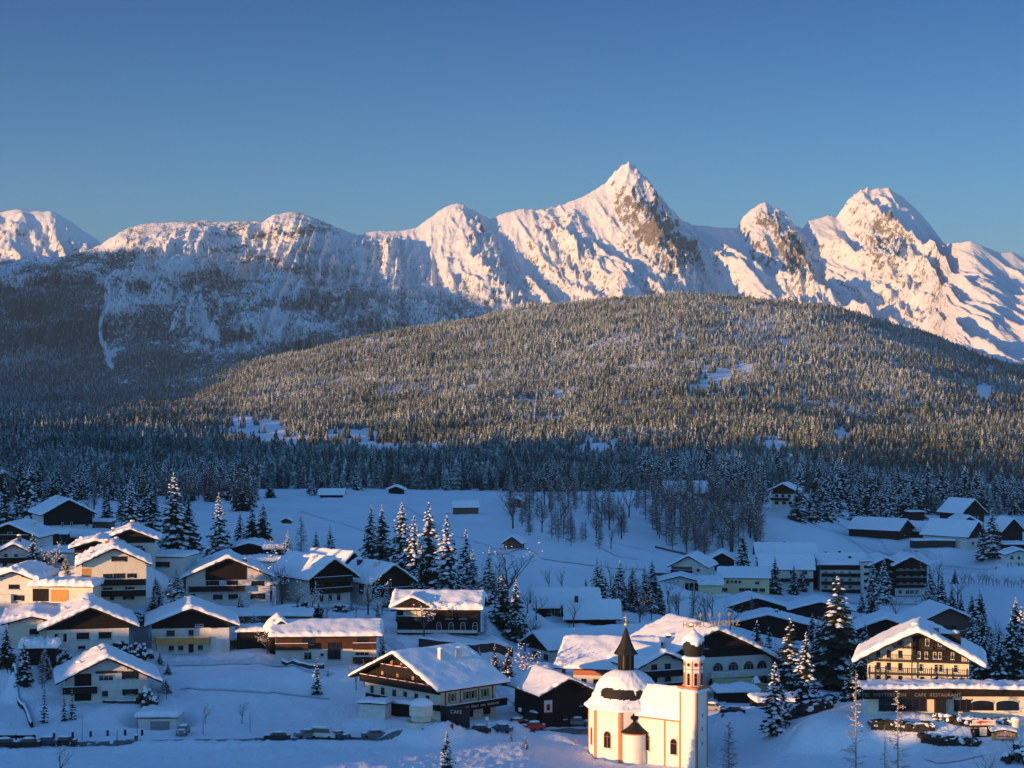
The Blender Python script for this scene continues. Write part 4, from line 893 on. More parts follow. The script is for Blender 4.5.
    house('long far house with snow roof in two steps and gable to the right', 905, 537, 905, 20, 24, 8, 9, 55, wall='timber', T=.6, clad=(2,'black_timber'), win=[('F',3,2,3,[0],'w')])
    house('far house with brown gable between the stepped long house and the big white-footed one', 928, 537, 912, 16, 14, 7, 7, 40, wall='timber', T=.6)
    house('big far farmhouse with steep snow roof and white ground floor', 976, 547, 872, 24, 22, 12, 13, 46, wall='white', T=.6, clad=(9,'black_timber'), win=[('F',4,3,3,[-4,4],'d')])
    long_house('white wing with a strip of windows in front of the big far farmhouse', 945, 543, 880, 26, 8, 9, 3, 2, wall='white', T=.5, win=[('F',5,2,2.5,[-9,-5,0,5,9],'d')])
    shed('low terrace roof along the front of the far white wing', 934, 546, 868, 42, 6, 2.2, 2, T=.5, wall='dark_stone')
    shed('small far hut with tilted snow roof at the wood edge', 917, 519, 1005, 14, 7, 3.4, 10, wall='black_timber', T=.5)
    house('house with a pointed dark gable at the far right edge', 1013, 538, 905, 20, 14, 8, 11, 8, wall='black_timber', T=.6)
    shed('flat snow roof at the right edge above the small white house', 1015, 552, 850, 34, 10, 3, 0, wall='timber', T=.7)
    house('small white house with two windows at the far right edge', 1019, 562, 800, 24, 9, 8, 4, 0, wall='white', T=.6, win=[('F',4,2.5,3,[-7,0],'d')])
    house('white chalet with dark gable on the hill crest above the meadow', 783, 508, 905, 22, 10, 18, 6, -20, wall='white', T=.5, clad=(14,'timber'), win=[('F',12,3,3,[-6,0,6],'d'),('F',5,3.5,3,[-6,1,7],'d')], bal=[('F',-11,6,8,D_)])
    long_house('long snow roof half hidden in bare trees on the crest left of the white chalet', 686, 499, 950, 40, 10, 7, 9, 2, wall='black_timber', T=.6)
    # meadow barns
    long_house('long weathered hay barn on the open meadow', 466, 513, 755, 25, 5, 5.5, 5, 4, wall='old_wood', T=.45, cat='hay barn', name='hay_barn', ov=(.4,.4,.4,.4))
    house('small gabled hay hut in the middle of the meadow', 512, 548, 608, 16, 5.5, 5, 6, -14, wall='old_wood', cat='hay hut', name='hay_hut', T=.45, ov=(.7,.7,.5,.5))
    house('tiny dark hay hut alone high on the left meadow', 286, 525, 690, 9, 4, 4, 2.5, 0, wall='brown', cat='hay hut', name='hay_hut', T=.35, ov=(.4,.4,.4,.4))
    long_house('long dark hut at the wood edge, leftmost on the meadow rim', 331, 498, 905, 22, 6, 4, 4, 0, wall='black_timber', cat='hut', name='hut', T=.5)
    house('snow-capped hut standing on the meadow rim at the centre of the wood edge', 396, 494, 960, 15, 7, 4.5, 3, 0, wall='black_timber', cat='hut', name='hut', T=.6)
    house('dim hut with one reddish window at the wood edge above the small meadow hut', 517, 508, 860, 16, 6, 5.5, 4, 0, wall='old_wood', cat='hut', name='hut', T=.5, win=[('F',3,2,2.2,[-2],'d')])
M['gdoor'] = simple('grey_door', (.25,.24,.25), (.2,.19,.2), .7, 4)
# ------------------------------------------------------------------ lettering
def letters(name, text, parent, loc, size, mat, rz=0, ext=.02, align='CENTER', rx=math.pi/2):
    cu = bpy.data.curves.new(name, 'FONT'); cu.body = text; cu.size = size; cu.extrude = ext; cu.align_x = align; cu.space_character = 1.1
    cu.materials.append(M[mat]); t_ = bpy.data.objects.new(name, cu); COL.objects.link(t_); me = bpy.data.meshes.new_from_object(t_.evaluated_get(bpy.context.evaluated_depsgraph_get())); bpy.data.objects.remove(t_); bpy.data.curves.remove(cu); o = bpy.data.objects.new(name, me); COL.objects.link(o); o.parent = parent; o.location = loc; o.rotation_euler = (rx, 0, rz); return o
flat('sign_white', (.62,.58,.50)); flat('sign_dim', (.20,.19,.17)); flat('sign_black', (.012,.012,.014)); flat('awning', (.45,.42,.22)); flat('kiosk', (.68,.33,.10))
flat('sign_red', (.55,.04,.04)); flat('tent', (.30,.26,.09)); flat('gilt', (.55,.36,.10))

# ------------------------------------------------------------------ the pilgrimage church
def arch_win(root, loc, rz, w, h, fr='trim'):
    wm, pm, st = window_meshes(w, h, 'a' if fr == 'trim' else 'c'); o = link('window', wm, root, loc, rz); link('pane', pm, o); return o
def church():
    D = 330.0; s = D/F; base = at(626, 755, D)
    root = empty('church', base, 0, 'cream domed chapel with red corner bands, black spire and onion-topped tower', 'church')
    PADS.append((base.x+5, base.y-5, base.z-.1, 15)); CH = M['church_wall']
    Rr = 38*s; hW = 50*s; angs = [R(-12+45*k) for k in range(8)]
    pt = lambda a, r: (r*math.sin(a), -r*math.cos(a))
    b = MB(); b.vprism([pt(a, Rr) for a in angs], -3, hW); b.build('rotunda', CH, root)
    # corner bands and cornice
    for a in angs[:2]+angs[-2:]:
        g = MB(); d = R(1.9); g.vprism([pt(a-d*1.6, Rr*.9995), pt(a, Rr*1.012), pt(a+d*1.6, Rr*.9995), pt(a, Rr*.95)], -2, hW-.25); g.build('corner_band', M['trim'], root)
    g = MB(); g.vprism([pt(a, Rr*1.015) for a in angs], hW-.24, hW-.02); g.build('cornice', M['trim'], root)
    # dome: dark shingle shell under a snow coat that has slid off one band
    prof = [(42.2,49.2),(40.5,50.5),(36.5,53.0),(33.2,57),(31.2,62),(29,67),(26.5,72),(23,76.5),(18.5,80.5),(13,83.6),(9,85),(5,85.6)]
    P = [(r*s, z*s) for r, z in prof]; n = 96
    def sh(prof_, off, n=n):
        zz = np.linspace(0, len(prof_)-1, 46); rr = np.interp(zz, range(len(prof_)), [p[0] for p in prof_]); z = np.interp(zz, range(len(prof_)), [p[1] for p in prof_])
        th = np.linspace(0, 2*math.pi, n+1); TH, RR = np.meshgrid(th, rr); Z = np.repeat(z[:, None], n+1, 1)
        oc = 1/np.cos((np.mod(TH-angs[0], R(45))-R(22.5)))*math.cos(R(22.5)); k = np.clip(1-(Z-P[0][1])/(20*s), 0, 1)*.85; RR = RR*(1-k+k*oc*1.02)
        RR = RR+off(TH, Z); return np.stack([RR*np.sin(TH), -RR*np.cos(TH), Z], -1), TH, Z
    G, TH, Z = sh(P, lambda t, z: 0*t); me = grid_mesh('dome', G, M['shingle']); dome = link('dome', me, root)
    def patch(TH, Z):
        a = (np.mod(TH+math.pi, 2*math.pi)-math.pi)
        zc = (64.3-1.2*a)*s; hh = (5.6+1.5*gnoise(a*6, a*0+3.3, 4)+.9*gnoise(a*23, a*0+1.3, 14))*s; e = np.clip((1.0-np.abs(a+.10)/.98)*5, 0, 1)**.5
        return np.abs(Z-zc)-hh*e
    G2, TH2, Z2 = sh(P, lambda t, z: .02+.34*np.clip(patch(t, z)/.30, -.12, 1)*(1+.5*gnoise(t*9, z*1.3, 6)+.45*gnoise(t*26, z*.5, 7)*(z < 70*s))*np.clip((z-P[0][1])*3, .05, 1), n)
    me = grid_mesh('dome_snow', G2, M['roof_snow']); link('dome_snow', me, dome)
    # lantern and spire
    z0 = 85*s; g = MB(); g.lathe([(8.6*s,z0-.5),(8.6*s,z0+.25),(7.4*s,z0+.3)], n=8, ph=angs[0])
    for a in angs: x, y = pt(a, 7.2*s); g.box(x-.14, x+.14, y-.14, y+.14, z0, z0+16*s)
    g.lathe([(5.6*s, z0), (5.2*s, z0+16*s)], n=8, ph=angs[0], mi=1); la = g.build('lantern', [M['shingle'], flat('lantern_board', (.06,.042,.032))], root)
    g = MB(); g.lathe([(p*s, z0+q*s) for p, q in [(12.2,16),(11.6,17),(8.2,22),(5.6,28),(3.6,34),(1.6,40),(.4,43),(.1,43)]], n=8, ph=angs[0]); g.build('spire', M['shingle'], root)
    g = MB(); g.lathe([(r*s, z0+q*s+.04) for r, q in [(12.5,16.1),(11.9,17.4),(8.5,22.4),(6.0,27)]], n=8, ph=angs[0], a0=R(-130), a1=R(-75)); g.build('spire_snow', M['roof_snow'], root)
    g = MB(); zt = z0+43*s; g.blob((0,0,zt+.42), .36, .36, .36, 0, 1, 12, 8, 0); g.tube((0,0,zt-.2),(0,0,zt+2.2),.05); g.box(-.42,.42,-.05,.05,zt+1.5,zt+1.62); g.build('cross', M['gold'], root, smooth=True)
    # apse
    a = R(10.5); ax, ay = pt(a, Rr*math.cos(R(22.5))); ra = 12.2*s; ha = 29*s
    g = MB(); g.lathe([(ra,-3),(ra,ha)], ax, ay, 40); g.build('apse', CH, root, smooth=True)
    g = MB(); g.lathe([(ra*1.13,ha-.02),(ra*1.13,ha+.14),(ra*.55,ha+5.2*s),(.1,ha+11*s)], ax, ay, 32); g.build('apse_roof', M['shingle'], root)
    g = MB(); g.lathe([(ra*1.04,ha-.22),(ra*1.04,ha-.021)], ax, ay, 40); g.build('apse_cornice', M['trim'], root)
    ap = Rr*math.cos(R(22.5)); g = MB(); cx, cy_ = pt(a, ap+.04); q = Vector((math.cos(a), math.sin(a), 0)); nn = Vector((math.sin(a), -math.cos(a), 0))
    for dx, dz in ((0,.55),(0,-.55),(.55,0),(-.55,0)):
        c0 = Vector((cx,cy_,ha+14.2*s+dz*.6))+q*dx*.6; g.tube(c0-nn*.03, c0+nn*.10, .34, .34, 14, 0); g.tube(c0+nn*.101, c0+nn*.12, .23, .23, 14, 1)
    g.build('quatrefoil_window', [M['dframe'], M['glass']], root)
    # rotunda windows
    for wa, zz in ((R(-34.5), 20.5),):
        x, y = pt(wa, ap+.01); arch_win(root, (x, y, zz*s), wa, 6.6*s/.8, 17*s)
        g = MB(); 
    x, y = pt(R(-79.5), ap+.01); arch_win(root, (x, y, 20.5*s), R(-79.5), 1.1, 17*s)
    # nave: runs right and towards the viewer
    th = R(-37); ex = Vector((math.cos(th), math.sin(th), 0)); nx = Vector((math.sin(th), -math.cos(th), 0)) # ex along nave, nx its front normal
    # local frame objects
    def loc(u, v): return ex*u+nx*v
    pF = at(681, 762, 319.5)-base; u1 = pF.dot(ex); v0 = pF.dot(nx)
    p0 = at(646, 757, 325)-base; u0 = p0.dot(ex)-2.0
    nd = 6.2; he = 45*s
    nv = bpy.data.objects.new('nave_frame', None)
    b = MB(); f = lambda u, v, z: tuple(loc(u, v)+Vector((0,0,z)))
    def ebox(B, ua, ub, va, vb, za, zb, mi=0):
        vs = [f(ua,vb,za), f(ub,vb,za), f(ub,va,za), f(ua,va,za), f(ua,vb,zb), f(ub,vb,zb), f(ub,va,zb), f(ua,va,zb)]
        B.add(vs, [(0,3,2,1),(4,5,6,7),(0,1,5,4),(1,2,6,5),(2,3,7,6),(3,0,4,7)], mi)
    ebox(b, u0, u1+.6, v0-nd, v0, -3, he); b.build('nave', CH, root)
    # hipped nave roof, thick with snow
    nu, nvv = 26, 22; uu = np.linspace(u0-.3, u1+.5, nu); vv = np.linspace(v0-nd-.55, v0+.6, nvv); U, V = np.meshgrid(uu, vv)
    d = np.minimum(V-(v0-nd-.55), v0+.6-V); rise = 28*s*np.sqrt(np.clip(d/(nd/2+.57), 0, 1))**1.7
    th_ = .38*np.sqrt(np.clip(d/.5, 0, 1))*(1+.35*gnoise(U/1.1, V/1.1, 4))
    g = MB(); vsr = []; 
    def slab(off, name, mat, parent):
        Zr = he+.05+rise+off; X = ex.x*U+nx.x*V; Y = ex.y*U+nx.y*V
        return link(name, grid_mesh(name, np.stack([X, Y, Zr], -1), mat, flip=True), parent)
    nr = slab(np.zeros_like(U), 'nave_roof', M['shingle'], root); slab(.03+th_, 'nave_snow', M['roof_snow'], nr)
    g = MB(); ebox(g, u0, u1, v0+.002, v0+.12, he-.26, he-.02); g.build('nave_cornice', M['trim'], root)
    for uq in (u1-3.05, u1-.18):
        g = MB(); ebox(g, uq-.15, uq+.15, v0+.003, v0+.07, -2, he-.27); g.build('pilaster_band', M['trim'], root)
    for uq, zz, hh in ((u0+2.0+.9, 20, 17), (u1-1.35, 19, 16)):
        p = loc(uq, v0+.01); arch_win(root, (p.x, p.y, zz*s), th, 6.4*s/.8, hh*s)
    # tower
    c0 = at(697, 766, 316.5)-base; S = 19.6*s; zt = 74*s
    tw = lambda u, v, z: tuple(c0+ex*(-u)+nx*(-v)+Vector((0,0,z)))
    g = MB(); 
    def tbox(B, ua, ub, va, vb, za, zb, mi=0):
        vs = [tw(ub,va,za), tw(ua,va,za), tw(ua,vb,za), tw(ub,vb,za), tw(ub,va,zb), tw(ua,va,zb), tw(ua,vb,zb), tw(ub,vb,zb)]
        B.add(vs, [(0,3,2,1),(4,5,6,7),(0,1,5,4),(1,2,6,5),(2,3,7,6),(3,0,4,7)], mi)
    tbox(g, 0, S, 0, S, -3, zt); g.build('tower', CH, root)
    for (ua, ub, va, vb) in ((-.02,.30,-.02,.30),(S-.30,S+.02,-.02,.30),(-.02,.30,S-.30,S+.02)):
        g = MB(); tbox(g, ua, ub, va, vb, -2, zt-.3); g.build('corner_band', M['trim'], root)
    g = MB(); tbox(g, -.14, S+.14, -.14, S+.14, zt-.29, zt-.06); tbox(g, -.32, S+.32, -.32, S+.32, zt-.055, zt+.14); g.build('tower_cornice', M['trim'], root)
    n_ = 22; a_ = np.linspace(-.42, S+.42, n_); U, V = np.meshgrid(a_, a_); d = np.minimum(np.minimum(U+.42, S+.42-U), np.minimum(V+.42, S+.42-V))
    Z = zt+.145+.62*np.sqrt(np.clip(d/.8, 0, 1))*(1+.3*gnoise(U/.6, V/.6, 3)); X = c0.x-ex.x*U-nx.x*V; Y = c0.y-ex.y*U-nx.y*V
    link('tower_snow', grid_mesh('tower_snow', np.stack([X, Y, Z], -1), M['roof_snow']), root)
    cc = c0-ex*S/2-nx*S/2; ro = 9.6*s; z1 = zt+.3; z2 = zt+32*s; oc = [th+R(22.5+45*k) for k in range(8)]
    g = MB(); g.vprism([(cc.x+ro*math.sin(t), cc.y-ro*math.cos(t)) for t in oc], z1-.3, z2); g.build('belfry', CH, root)
    for t in oc:
        g = MB(); x2, y2 = cc.x+(ro-.09)*math.sin(t), cc.y-(ro-.09)*math.cos(t); g.tube((x2,y2,z1),(x2,y2,z2-.3),.13,.13,6); g.build('belfry_band', M['trim'], root)
    for zz, k in ((z2-.3,1.05),(z1+20*s,1.025)):
        g = MB(); g.vprism([(cc.x+ro*k*math.sin(t), cc.y-ro*k*math.cos(t)) for t in oc], zz, zz+.16); g.build('belfry_cornice', CH if k > 1.03 else M['trim'], root)
    api = ro*math.cos(R(22.5))
    for k in range(8):
        t = th+R(45*k); x, y = cc.x+(api+.01)*math.sin(t), cc.y-(api+.01)*math.cos(t)
        arch_win(root, (x, y, z1+11.0*s), t, .62, 12.5*s)
        x3, y3 = cc.x+api*math.sin(t), cc.y-api*math.cos(t); g = MB(); d = Vector((math.sin(t), -math.cos(t), 0)); p = Vector((x3,y3,z1+25*s)); g.tube(p-d*.02, p+d*.07, .36, .36, 14, 0); g.tube(p+d*.071, p+d*.085, .22, .22, 12, 1)
        g.build('round_window', [M['trim'], M['glass']], root)
    g = MB(); g.lathe([(ro*1.16, z2-.05),(ro*1.18,z2+.16),(ro*1.1,z2+.34),(ro*.6,z2+.42)], cc.x, cc.y, 24); g.build('belfry_snow', M['roof_snow'], root, smooth=True)
    zo = z2+.35; on = [(7.6,0),(9.2,2.5),(10.4,6.5),(10.6,10),(9.6,14),(7.4,17.2),(4.6,19.4),(1.8,21),(.5,23)]
    ii = np.linspace(0, len(on)-1, 30); rr = np.interp(ii, range(len(on)), [p[0] for p in on]); zz = np.interp(ii, range(len(on)), [p[1] for p in on])
    g = MB(); g.lathe([(r*s, zo+z*s) for r, z in zip(rr, zz)], cc.x, cc.y, 32); od = g.build('onion_dome', M['shingle'], root, smooth=True)
    tg = np.linspace(0, 2*math.pi, 49); cap = [(r, z) for r, z in zip(rr, zz) if z > 9]; TH, RR = np.meshgrid(tg, [c_[0] for c_ in cap]); ZZ = np.repeat(np.array([c_[1] for c_ in cap])[:, None], 49, 1)
    drip = 14.3-2.4*np.sin(TH*3+1)-1.8*gnoise(TH*3, TH*0+2, 4)-1.0*np.abs(np.sin(TH*6)); th_ = .30*np.clip((ZZ-drip)/2.0+.3, -.3, 1); RR = RR*s+th_
    link('dome_snow', grid_mesh('dome_snow', np.stack([cc.x+RR*np.sin(TH), cc.y-RR*np.cos(TH), zo+ZZ*s+np.clip(th_, 0, 1)], -1), M['roof_snow']), od)
    g = MB(); g.tube((cc.x,cc.y,zo+21*s),(cc.x,cc.y,zo+34*s),.07,.03); g.blob((cc.x,cc.y,zo+25*s),.22,.22,.22,0,3,10,6,0); g.box(cc.x-.3,cc.x+.3,cc.y-.04,cc.y+.04,zo+31*s,zo+31*s+.09); g.build('finial', M['gold'], root)
    for k, zz in enumerate((20, 34, 47)):
        p = c0-nx*S*.5; e = ex; g = MB(); vs = [p+e*.02+nx*dx+Vector((0,0,zz*s+dz)) for dx, dz in ((-.1,-.3),(.1,-.3),(.1,.3),(-.1,.3))]; g.add([tuple(v) for v in vs], [(0,1,2,3)]); g.build('slit_window', M['glass'], root)
    return root
M['church_wall'] = simple('cream_church_plaster', (.80,.77,.70), (.70,.66,.59), .9, .6, .12, 25)

# ------------------------------------------------------------------ the sunlit hotel at the right
def right_hotel():
    D = 320; m = D/F
    for c_ in (875, 905, 935, 965, 995, 1025):
        q = at(c_, 715, 313); PADS.append((q.x, q.y+3, q.z-.1, 9))
    xs = [-38,-28,-17]; xr = [9,28,43]
    r, g = house('tall cream hotel with dark central boarding and tiers of balconies, catching the evening sun', 918, 716, 322, 97, 11, 63, 22, -13, wall='cream', cat='hotel', name='hotel', rx=0, T=.75, ov=(2.2,2.6,2.6,1.2), curve=.7,
        front_panels=[(-5,41,55,83,'black_timber',.05)],
        win=[('F',36.5,3.6,6,xs,'d'),('F',48.5,3.8,8,xs,'d'),('F',61,3.8,8,xs,'d'),('F',73,4,7,[-17],'d'),
             ('F',36.5,3.6,6,[4,18,22,36],'d'),('F',48.5,4.2,8,[3,17.5,22,36],'w'),('F',61,3.2,7,[1,8,16,21,33],'w',.052),('F',74,4,7,[9,21],'w',.052)],
        bal=[('F',-47,-5,55.5,'metal',1.0,.95),('F',-5,47,55.5,'metal',1.0,.95),('F',-47,47,42.5,'metal',1.1,.95),('F',-23,-5,69,'metal',.9,.9),('F',5,14,69,'metal',.7,.9),('F',17,26,69,'metal',.7,.9)],
        posts=[(-46,1.0,22,50,'metal'),(-36,1.0,22,50,'metal'),(-5.5,1.0,22,85,'metal'),(13,1.0,22,50,'metal'),(28,1.0,22,50,'metal'),(47,1.0,22,50,'metal')],
        chim=[(-.03,.1,.9,.2,'cream'),(.18,.3,.8,.6,'stone'),(.36,.25,1.1,1.3,'cream')], pad=15)
    # the long single-storey restaurant wing in front
    D2 = 313; m2 = D2/F; p = at(868, 714, D2); W = 160*m2
    w = empty('restaurant_wing', p, R(-1), 'long low restaurant wing with a dark signed fascia and thick snow on its roof', 'restaurant')
    b = MB(); b.box(0, W, 0, 5.0, -3, 3.9); b.build('wall', M['cream'], w)
    b = MB(); b.box(-.8, 70*m2*1.0+2, -1.3, -.004, 2.5, 4.0); b.box(-.8, W+.6, -1.0, 5.1, 4.004, 4.15); b.build('fascia', M['black_timber'], w)
    fb = MB(); fb.box(70*m2+2.01, W+.5, -.9, -.004, 2.9, 4.0); fb.build('fascia', M['timber'], w)
    snow_slab(empty_part(w, (W/2, 0, 4.17)), W, 5.0, 0, 0, .02, .02, .9, .7, 1.2, .1, .5, 9, lump=.2)
    for x0, x1, z0, z1, mt in ((11,58,0.55,2.3,'glass'),(86,104,.55,2.3,'glass')):
        g2 = MB(); g2.box(x0*m2, x1*m2, -.05, -.004, z0, z1); f_ = g2.build('window_front', M[mt], w)
        k = int((x1-x0)/6); q = MB()
        for i in range(k+1): x = (x0+(x1-x0)*i/k)*m2; q.box(x-.05, x+.05, -.09, -.051, z0-.1, z1+.1)
        q.box(x0*m2-.1, x1*m2+.1, -.14, -.0905, z0-.14, z0); q.build('mullion', M['dframe'], f_)
    g2 = MB(); g2.box(66*m2, 76*m2, -1.6, -.004, -1.5, 2.45); g2.build('porch', M['black_timber'], w)
    for cxp in (114, 139):
        n = 10; hw = 11.2*m2; out = [(hw*math.cos(math.pi*k/n), 1.75+.42*math.sin(math.pi*k/n)) for k in range(n+1)]
        g2 = MB(); g2.prism([(cxp*m2+x, z) for x, z in [(hw, .6)]+out+[(-hw, .6)]][::-1], -.06, -.004); a_ = g2.build('arched_window', M['glass'], w)
        g2 = MB()
        for k in range(n):
            (x0, z0), (x1, z1) = out[k], out[k+1]; g2.add([(cxp*m2+x0,-.16,z0),(cxp*m2+x0,-.16,z0+.22),(cxp*m2+x1,-.16,z1+.22),(cxp*m2+x1,-.16,z1),(cxp*m2+x0,-.0,z0),(cxp*m2+x1,0,z1)], [(0,1,2,3),(0,3,5,4)])
        g2.box(cxp*m2-hw-.2, cxp*m2+hw+.2, -.2, -.061, .35, .6); g2.build('arch_frame', M['cream'], a_)
    letters('sign_lettering', 'HOTEL  WETTERSTEIN     CAFE  RESTAURANT', w, (38*m2, -1.33, 2.95), .74, 'sign_dim')
    # snow-covered stone terrace wall, low hedges, column
    return r
def empty_part(parent, loc):
    o = MB(); o.box(-.2,.2,.3,.6,-.16,-.01); return o.build('roof', M['timber'], parent, loc=loc)

# ------------------------------------------------------------------ the cafe hotel with the great snowy roof
def cafe():
    D = 343.0; m = D/F; yaw = -47; c0 = at(440, 722, D)          # nearest corner
    Wg, Ls = 20.5, 13.0; th = R(yaw); ex = Vector((math.cos(th), math.sin(th), 0)); ey = Vector((-math.sin(th), math.cos(th), 0))
    mid = c0-ex*Wg/2; cpx = CX+F*mid.x/mid.y; row = HOR+(CAMZ-c0.z)/mid.y*F
    k = mid.y/F; cyw = math.cos(th)
    f = cyw/k                               # metres across the front -> the builder's pixels
    q = 1/k
    r, g = house('great dark-gabled cafe hotel with red window boxes under a wide pale snow roof', cpx, row, mid.y, Wg*f, Ls, 6.3*q, 4.5*q, yaw, wall='cream', cat='hotel', name='hotel', T=.55, ov=(2.0,2.0,2.2,1.6), clad=(4.6*q,'black_timber'), lump=.06,
        win=[('F',3.4*q,.9*f,1.5*q,[x*f for x in (-8.2,-5.2,-2,1,4,7)],'d'),('F',6.5*q,.9*f,1.4*q,[x*f for x in (-4.4,-1.4,1.6,4.6,7.2)],'r',.11),('F',8.8*q,.9*f,1.1*q,[x*f for x in (-2.2,0,2.2)],'r',.11),
             ('R',3.6*q,.75*f,1.3*q,[],'g')],
        bal=[('F',-9.8*f,9.8*f,5.2*q,'black_timber',1.5),('F',-4.5*f,4.8*f,7.5*q,'black_timber',1.1),('F',-8.8*f,10.3*f,2.2*q,'black_timber',.9,.7)],
        chim=[(.20,.42,.75,1.6,'white'),(.22,.72,.8,1.6,'cream')], pad=17)
    hs = (Wg/2, Ls)
    for a in (2.8, 6.2, 7.5, 10.4): put_window(r, 'R', a, 3.9, .8, 1.4, 'g', hs)
    for a in (1.2, 4.6, 8.9, 12.2):
        b = MB(); b.box(Wg/2+.003, Wg/2+.09, a-.08, a+.08, 2.3, 6.0); b.build('post', M['timber'], r)
    b = MB(); b.box(Wg/2+.002, Wg/2+1.7, -1.2, Ls+1.2, 2.05, 2.25); b.box(Wg/2+1.62, Wg/2+1.7, -1.2, Ls+1.2, 1.55, 2.9); b.box(Wg/2+.003, Wg/2+.2, -.0, Ls, 5.75, 6.2); b.build('gallery', M['black_timber'], r)
    b = MB(); b.box(Wg/2+1.55, Wg/2+1.8, -1.2, Ls+1.2, 2.905, 3.02); b.build('gallery_snow', M['roof_snow'], r)
    for a in (2.6, 6.8, 10.8):
        put_window(r, 'R', a, .9, 1.6, 1.8, 'd', hs)
    for x, y, z in [(q_, -1.62, 6.35) for q_ in (-7.5,-4.6,-2.0,1.0,3.4,5.8,8.2)]+[(q_, -1.2, 8.65) for q_ in (-3.2,-.8,1.6,3.8)]:
        b = MB(); b.blob((x, y, z), .36, .14, .17, 0, int(x*10)+50, 8, 4, .3); b.build('flower_box', flat('geranium', (.34,.03,.04)), r)
    for x, z in ((-2.6,9.2),(.1,9.3),(2.7,9.2),(-5.2,7.0),(-1.0,7.0),(3.2,7.0),(6.4,7.0)):
        b = MB(); b.box(x-.28, x+.28, -.16, -.11, z-.55, z+.45); b.build('shutter', flat('pale_shutter', (.40,.27,.15)), r)
    letters('sign_lettering', 'Gastwirtschaft  Hotel  zum  Seekirchl', r, (Wg/2+1.73, Ls/2, 2.0), .66, 'sign_white', rz=math.pi/2)
    # terrace in front: round snow-covered canopy, white wall, black cafe board
    t = at(421, 722, 334); tr = empty('terrace_pavilion', t, 0, 'round cream terrace pavilion with snow on top before the cafe hotel', 'pavilion')
    b = MB(); b.lathe([(2.7,-2),(2.7,.2)], n=28); b.lathe([(1.7,.2),(1.7,1.4)], n=20); b.build('base', M['cream'], tr)
    b = MB(); b.lathe([(1.9,1.1),(1.95,1.15),(1.95,2.7),(1.8,2.75),(.2,2.8)], n=28); b.build('drum', M['cream'], tr, smooth=False)
    b = MB(); lump_cap(b, 0, 0, 2.75, 2.0, 0, 3); b.build('snow_cap', M['roof_snow'], tr, smooth=True)
    PADS.append((t.x, t.y, t.z-.2, 5))
    p = at(455, 718, 336); o = empty('cafe_board', p, R(-20), 'black cafe name board beside the round pavilion', 'sign')
    b = MB(); b.box(-2.6, 2.6, 0, .2, -2.0, 1.9); b.build('board', M['sign_black'], o); letters('lettering', 'CAFE', o, (.2, -.03, .75), .85, 'sign_white')
    shed('white curved terrace wall with snow on top, left of the round pavilion', 372, 717, 343, 26, 3, 2.2, -18, name='terrace_wall', cat='wall', wall='white', T=.5)
    shed('snowy terrace roof running in front of the dark gable', 398, 716, 346, 34, 3, 2.0, -30, name='terrace_roof', cat='terrace', wall='black_timber', T=.5)

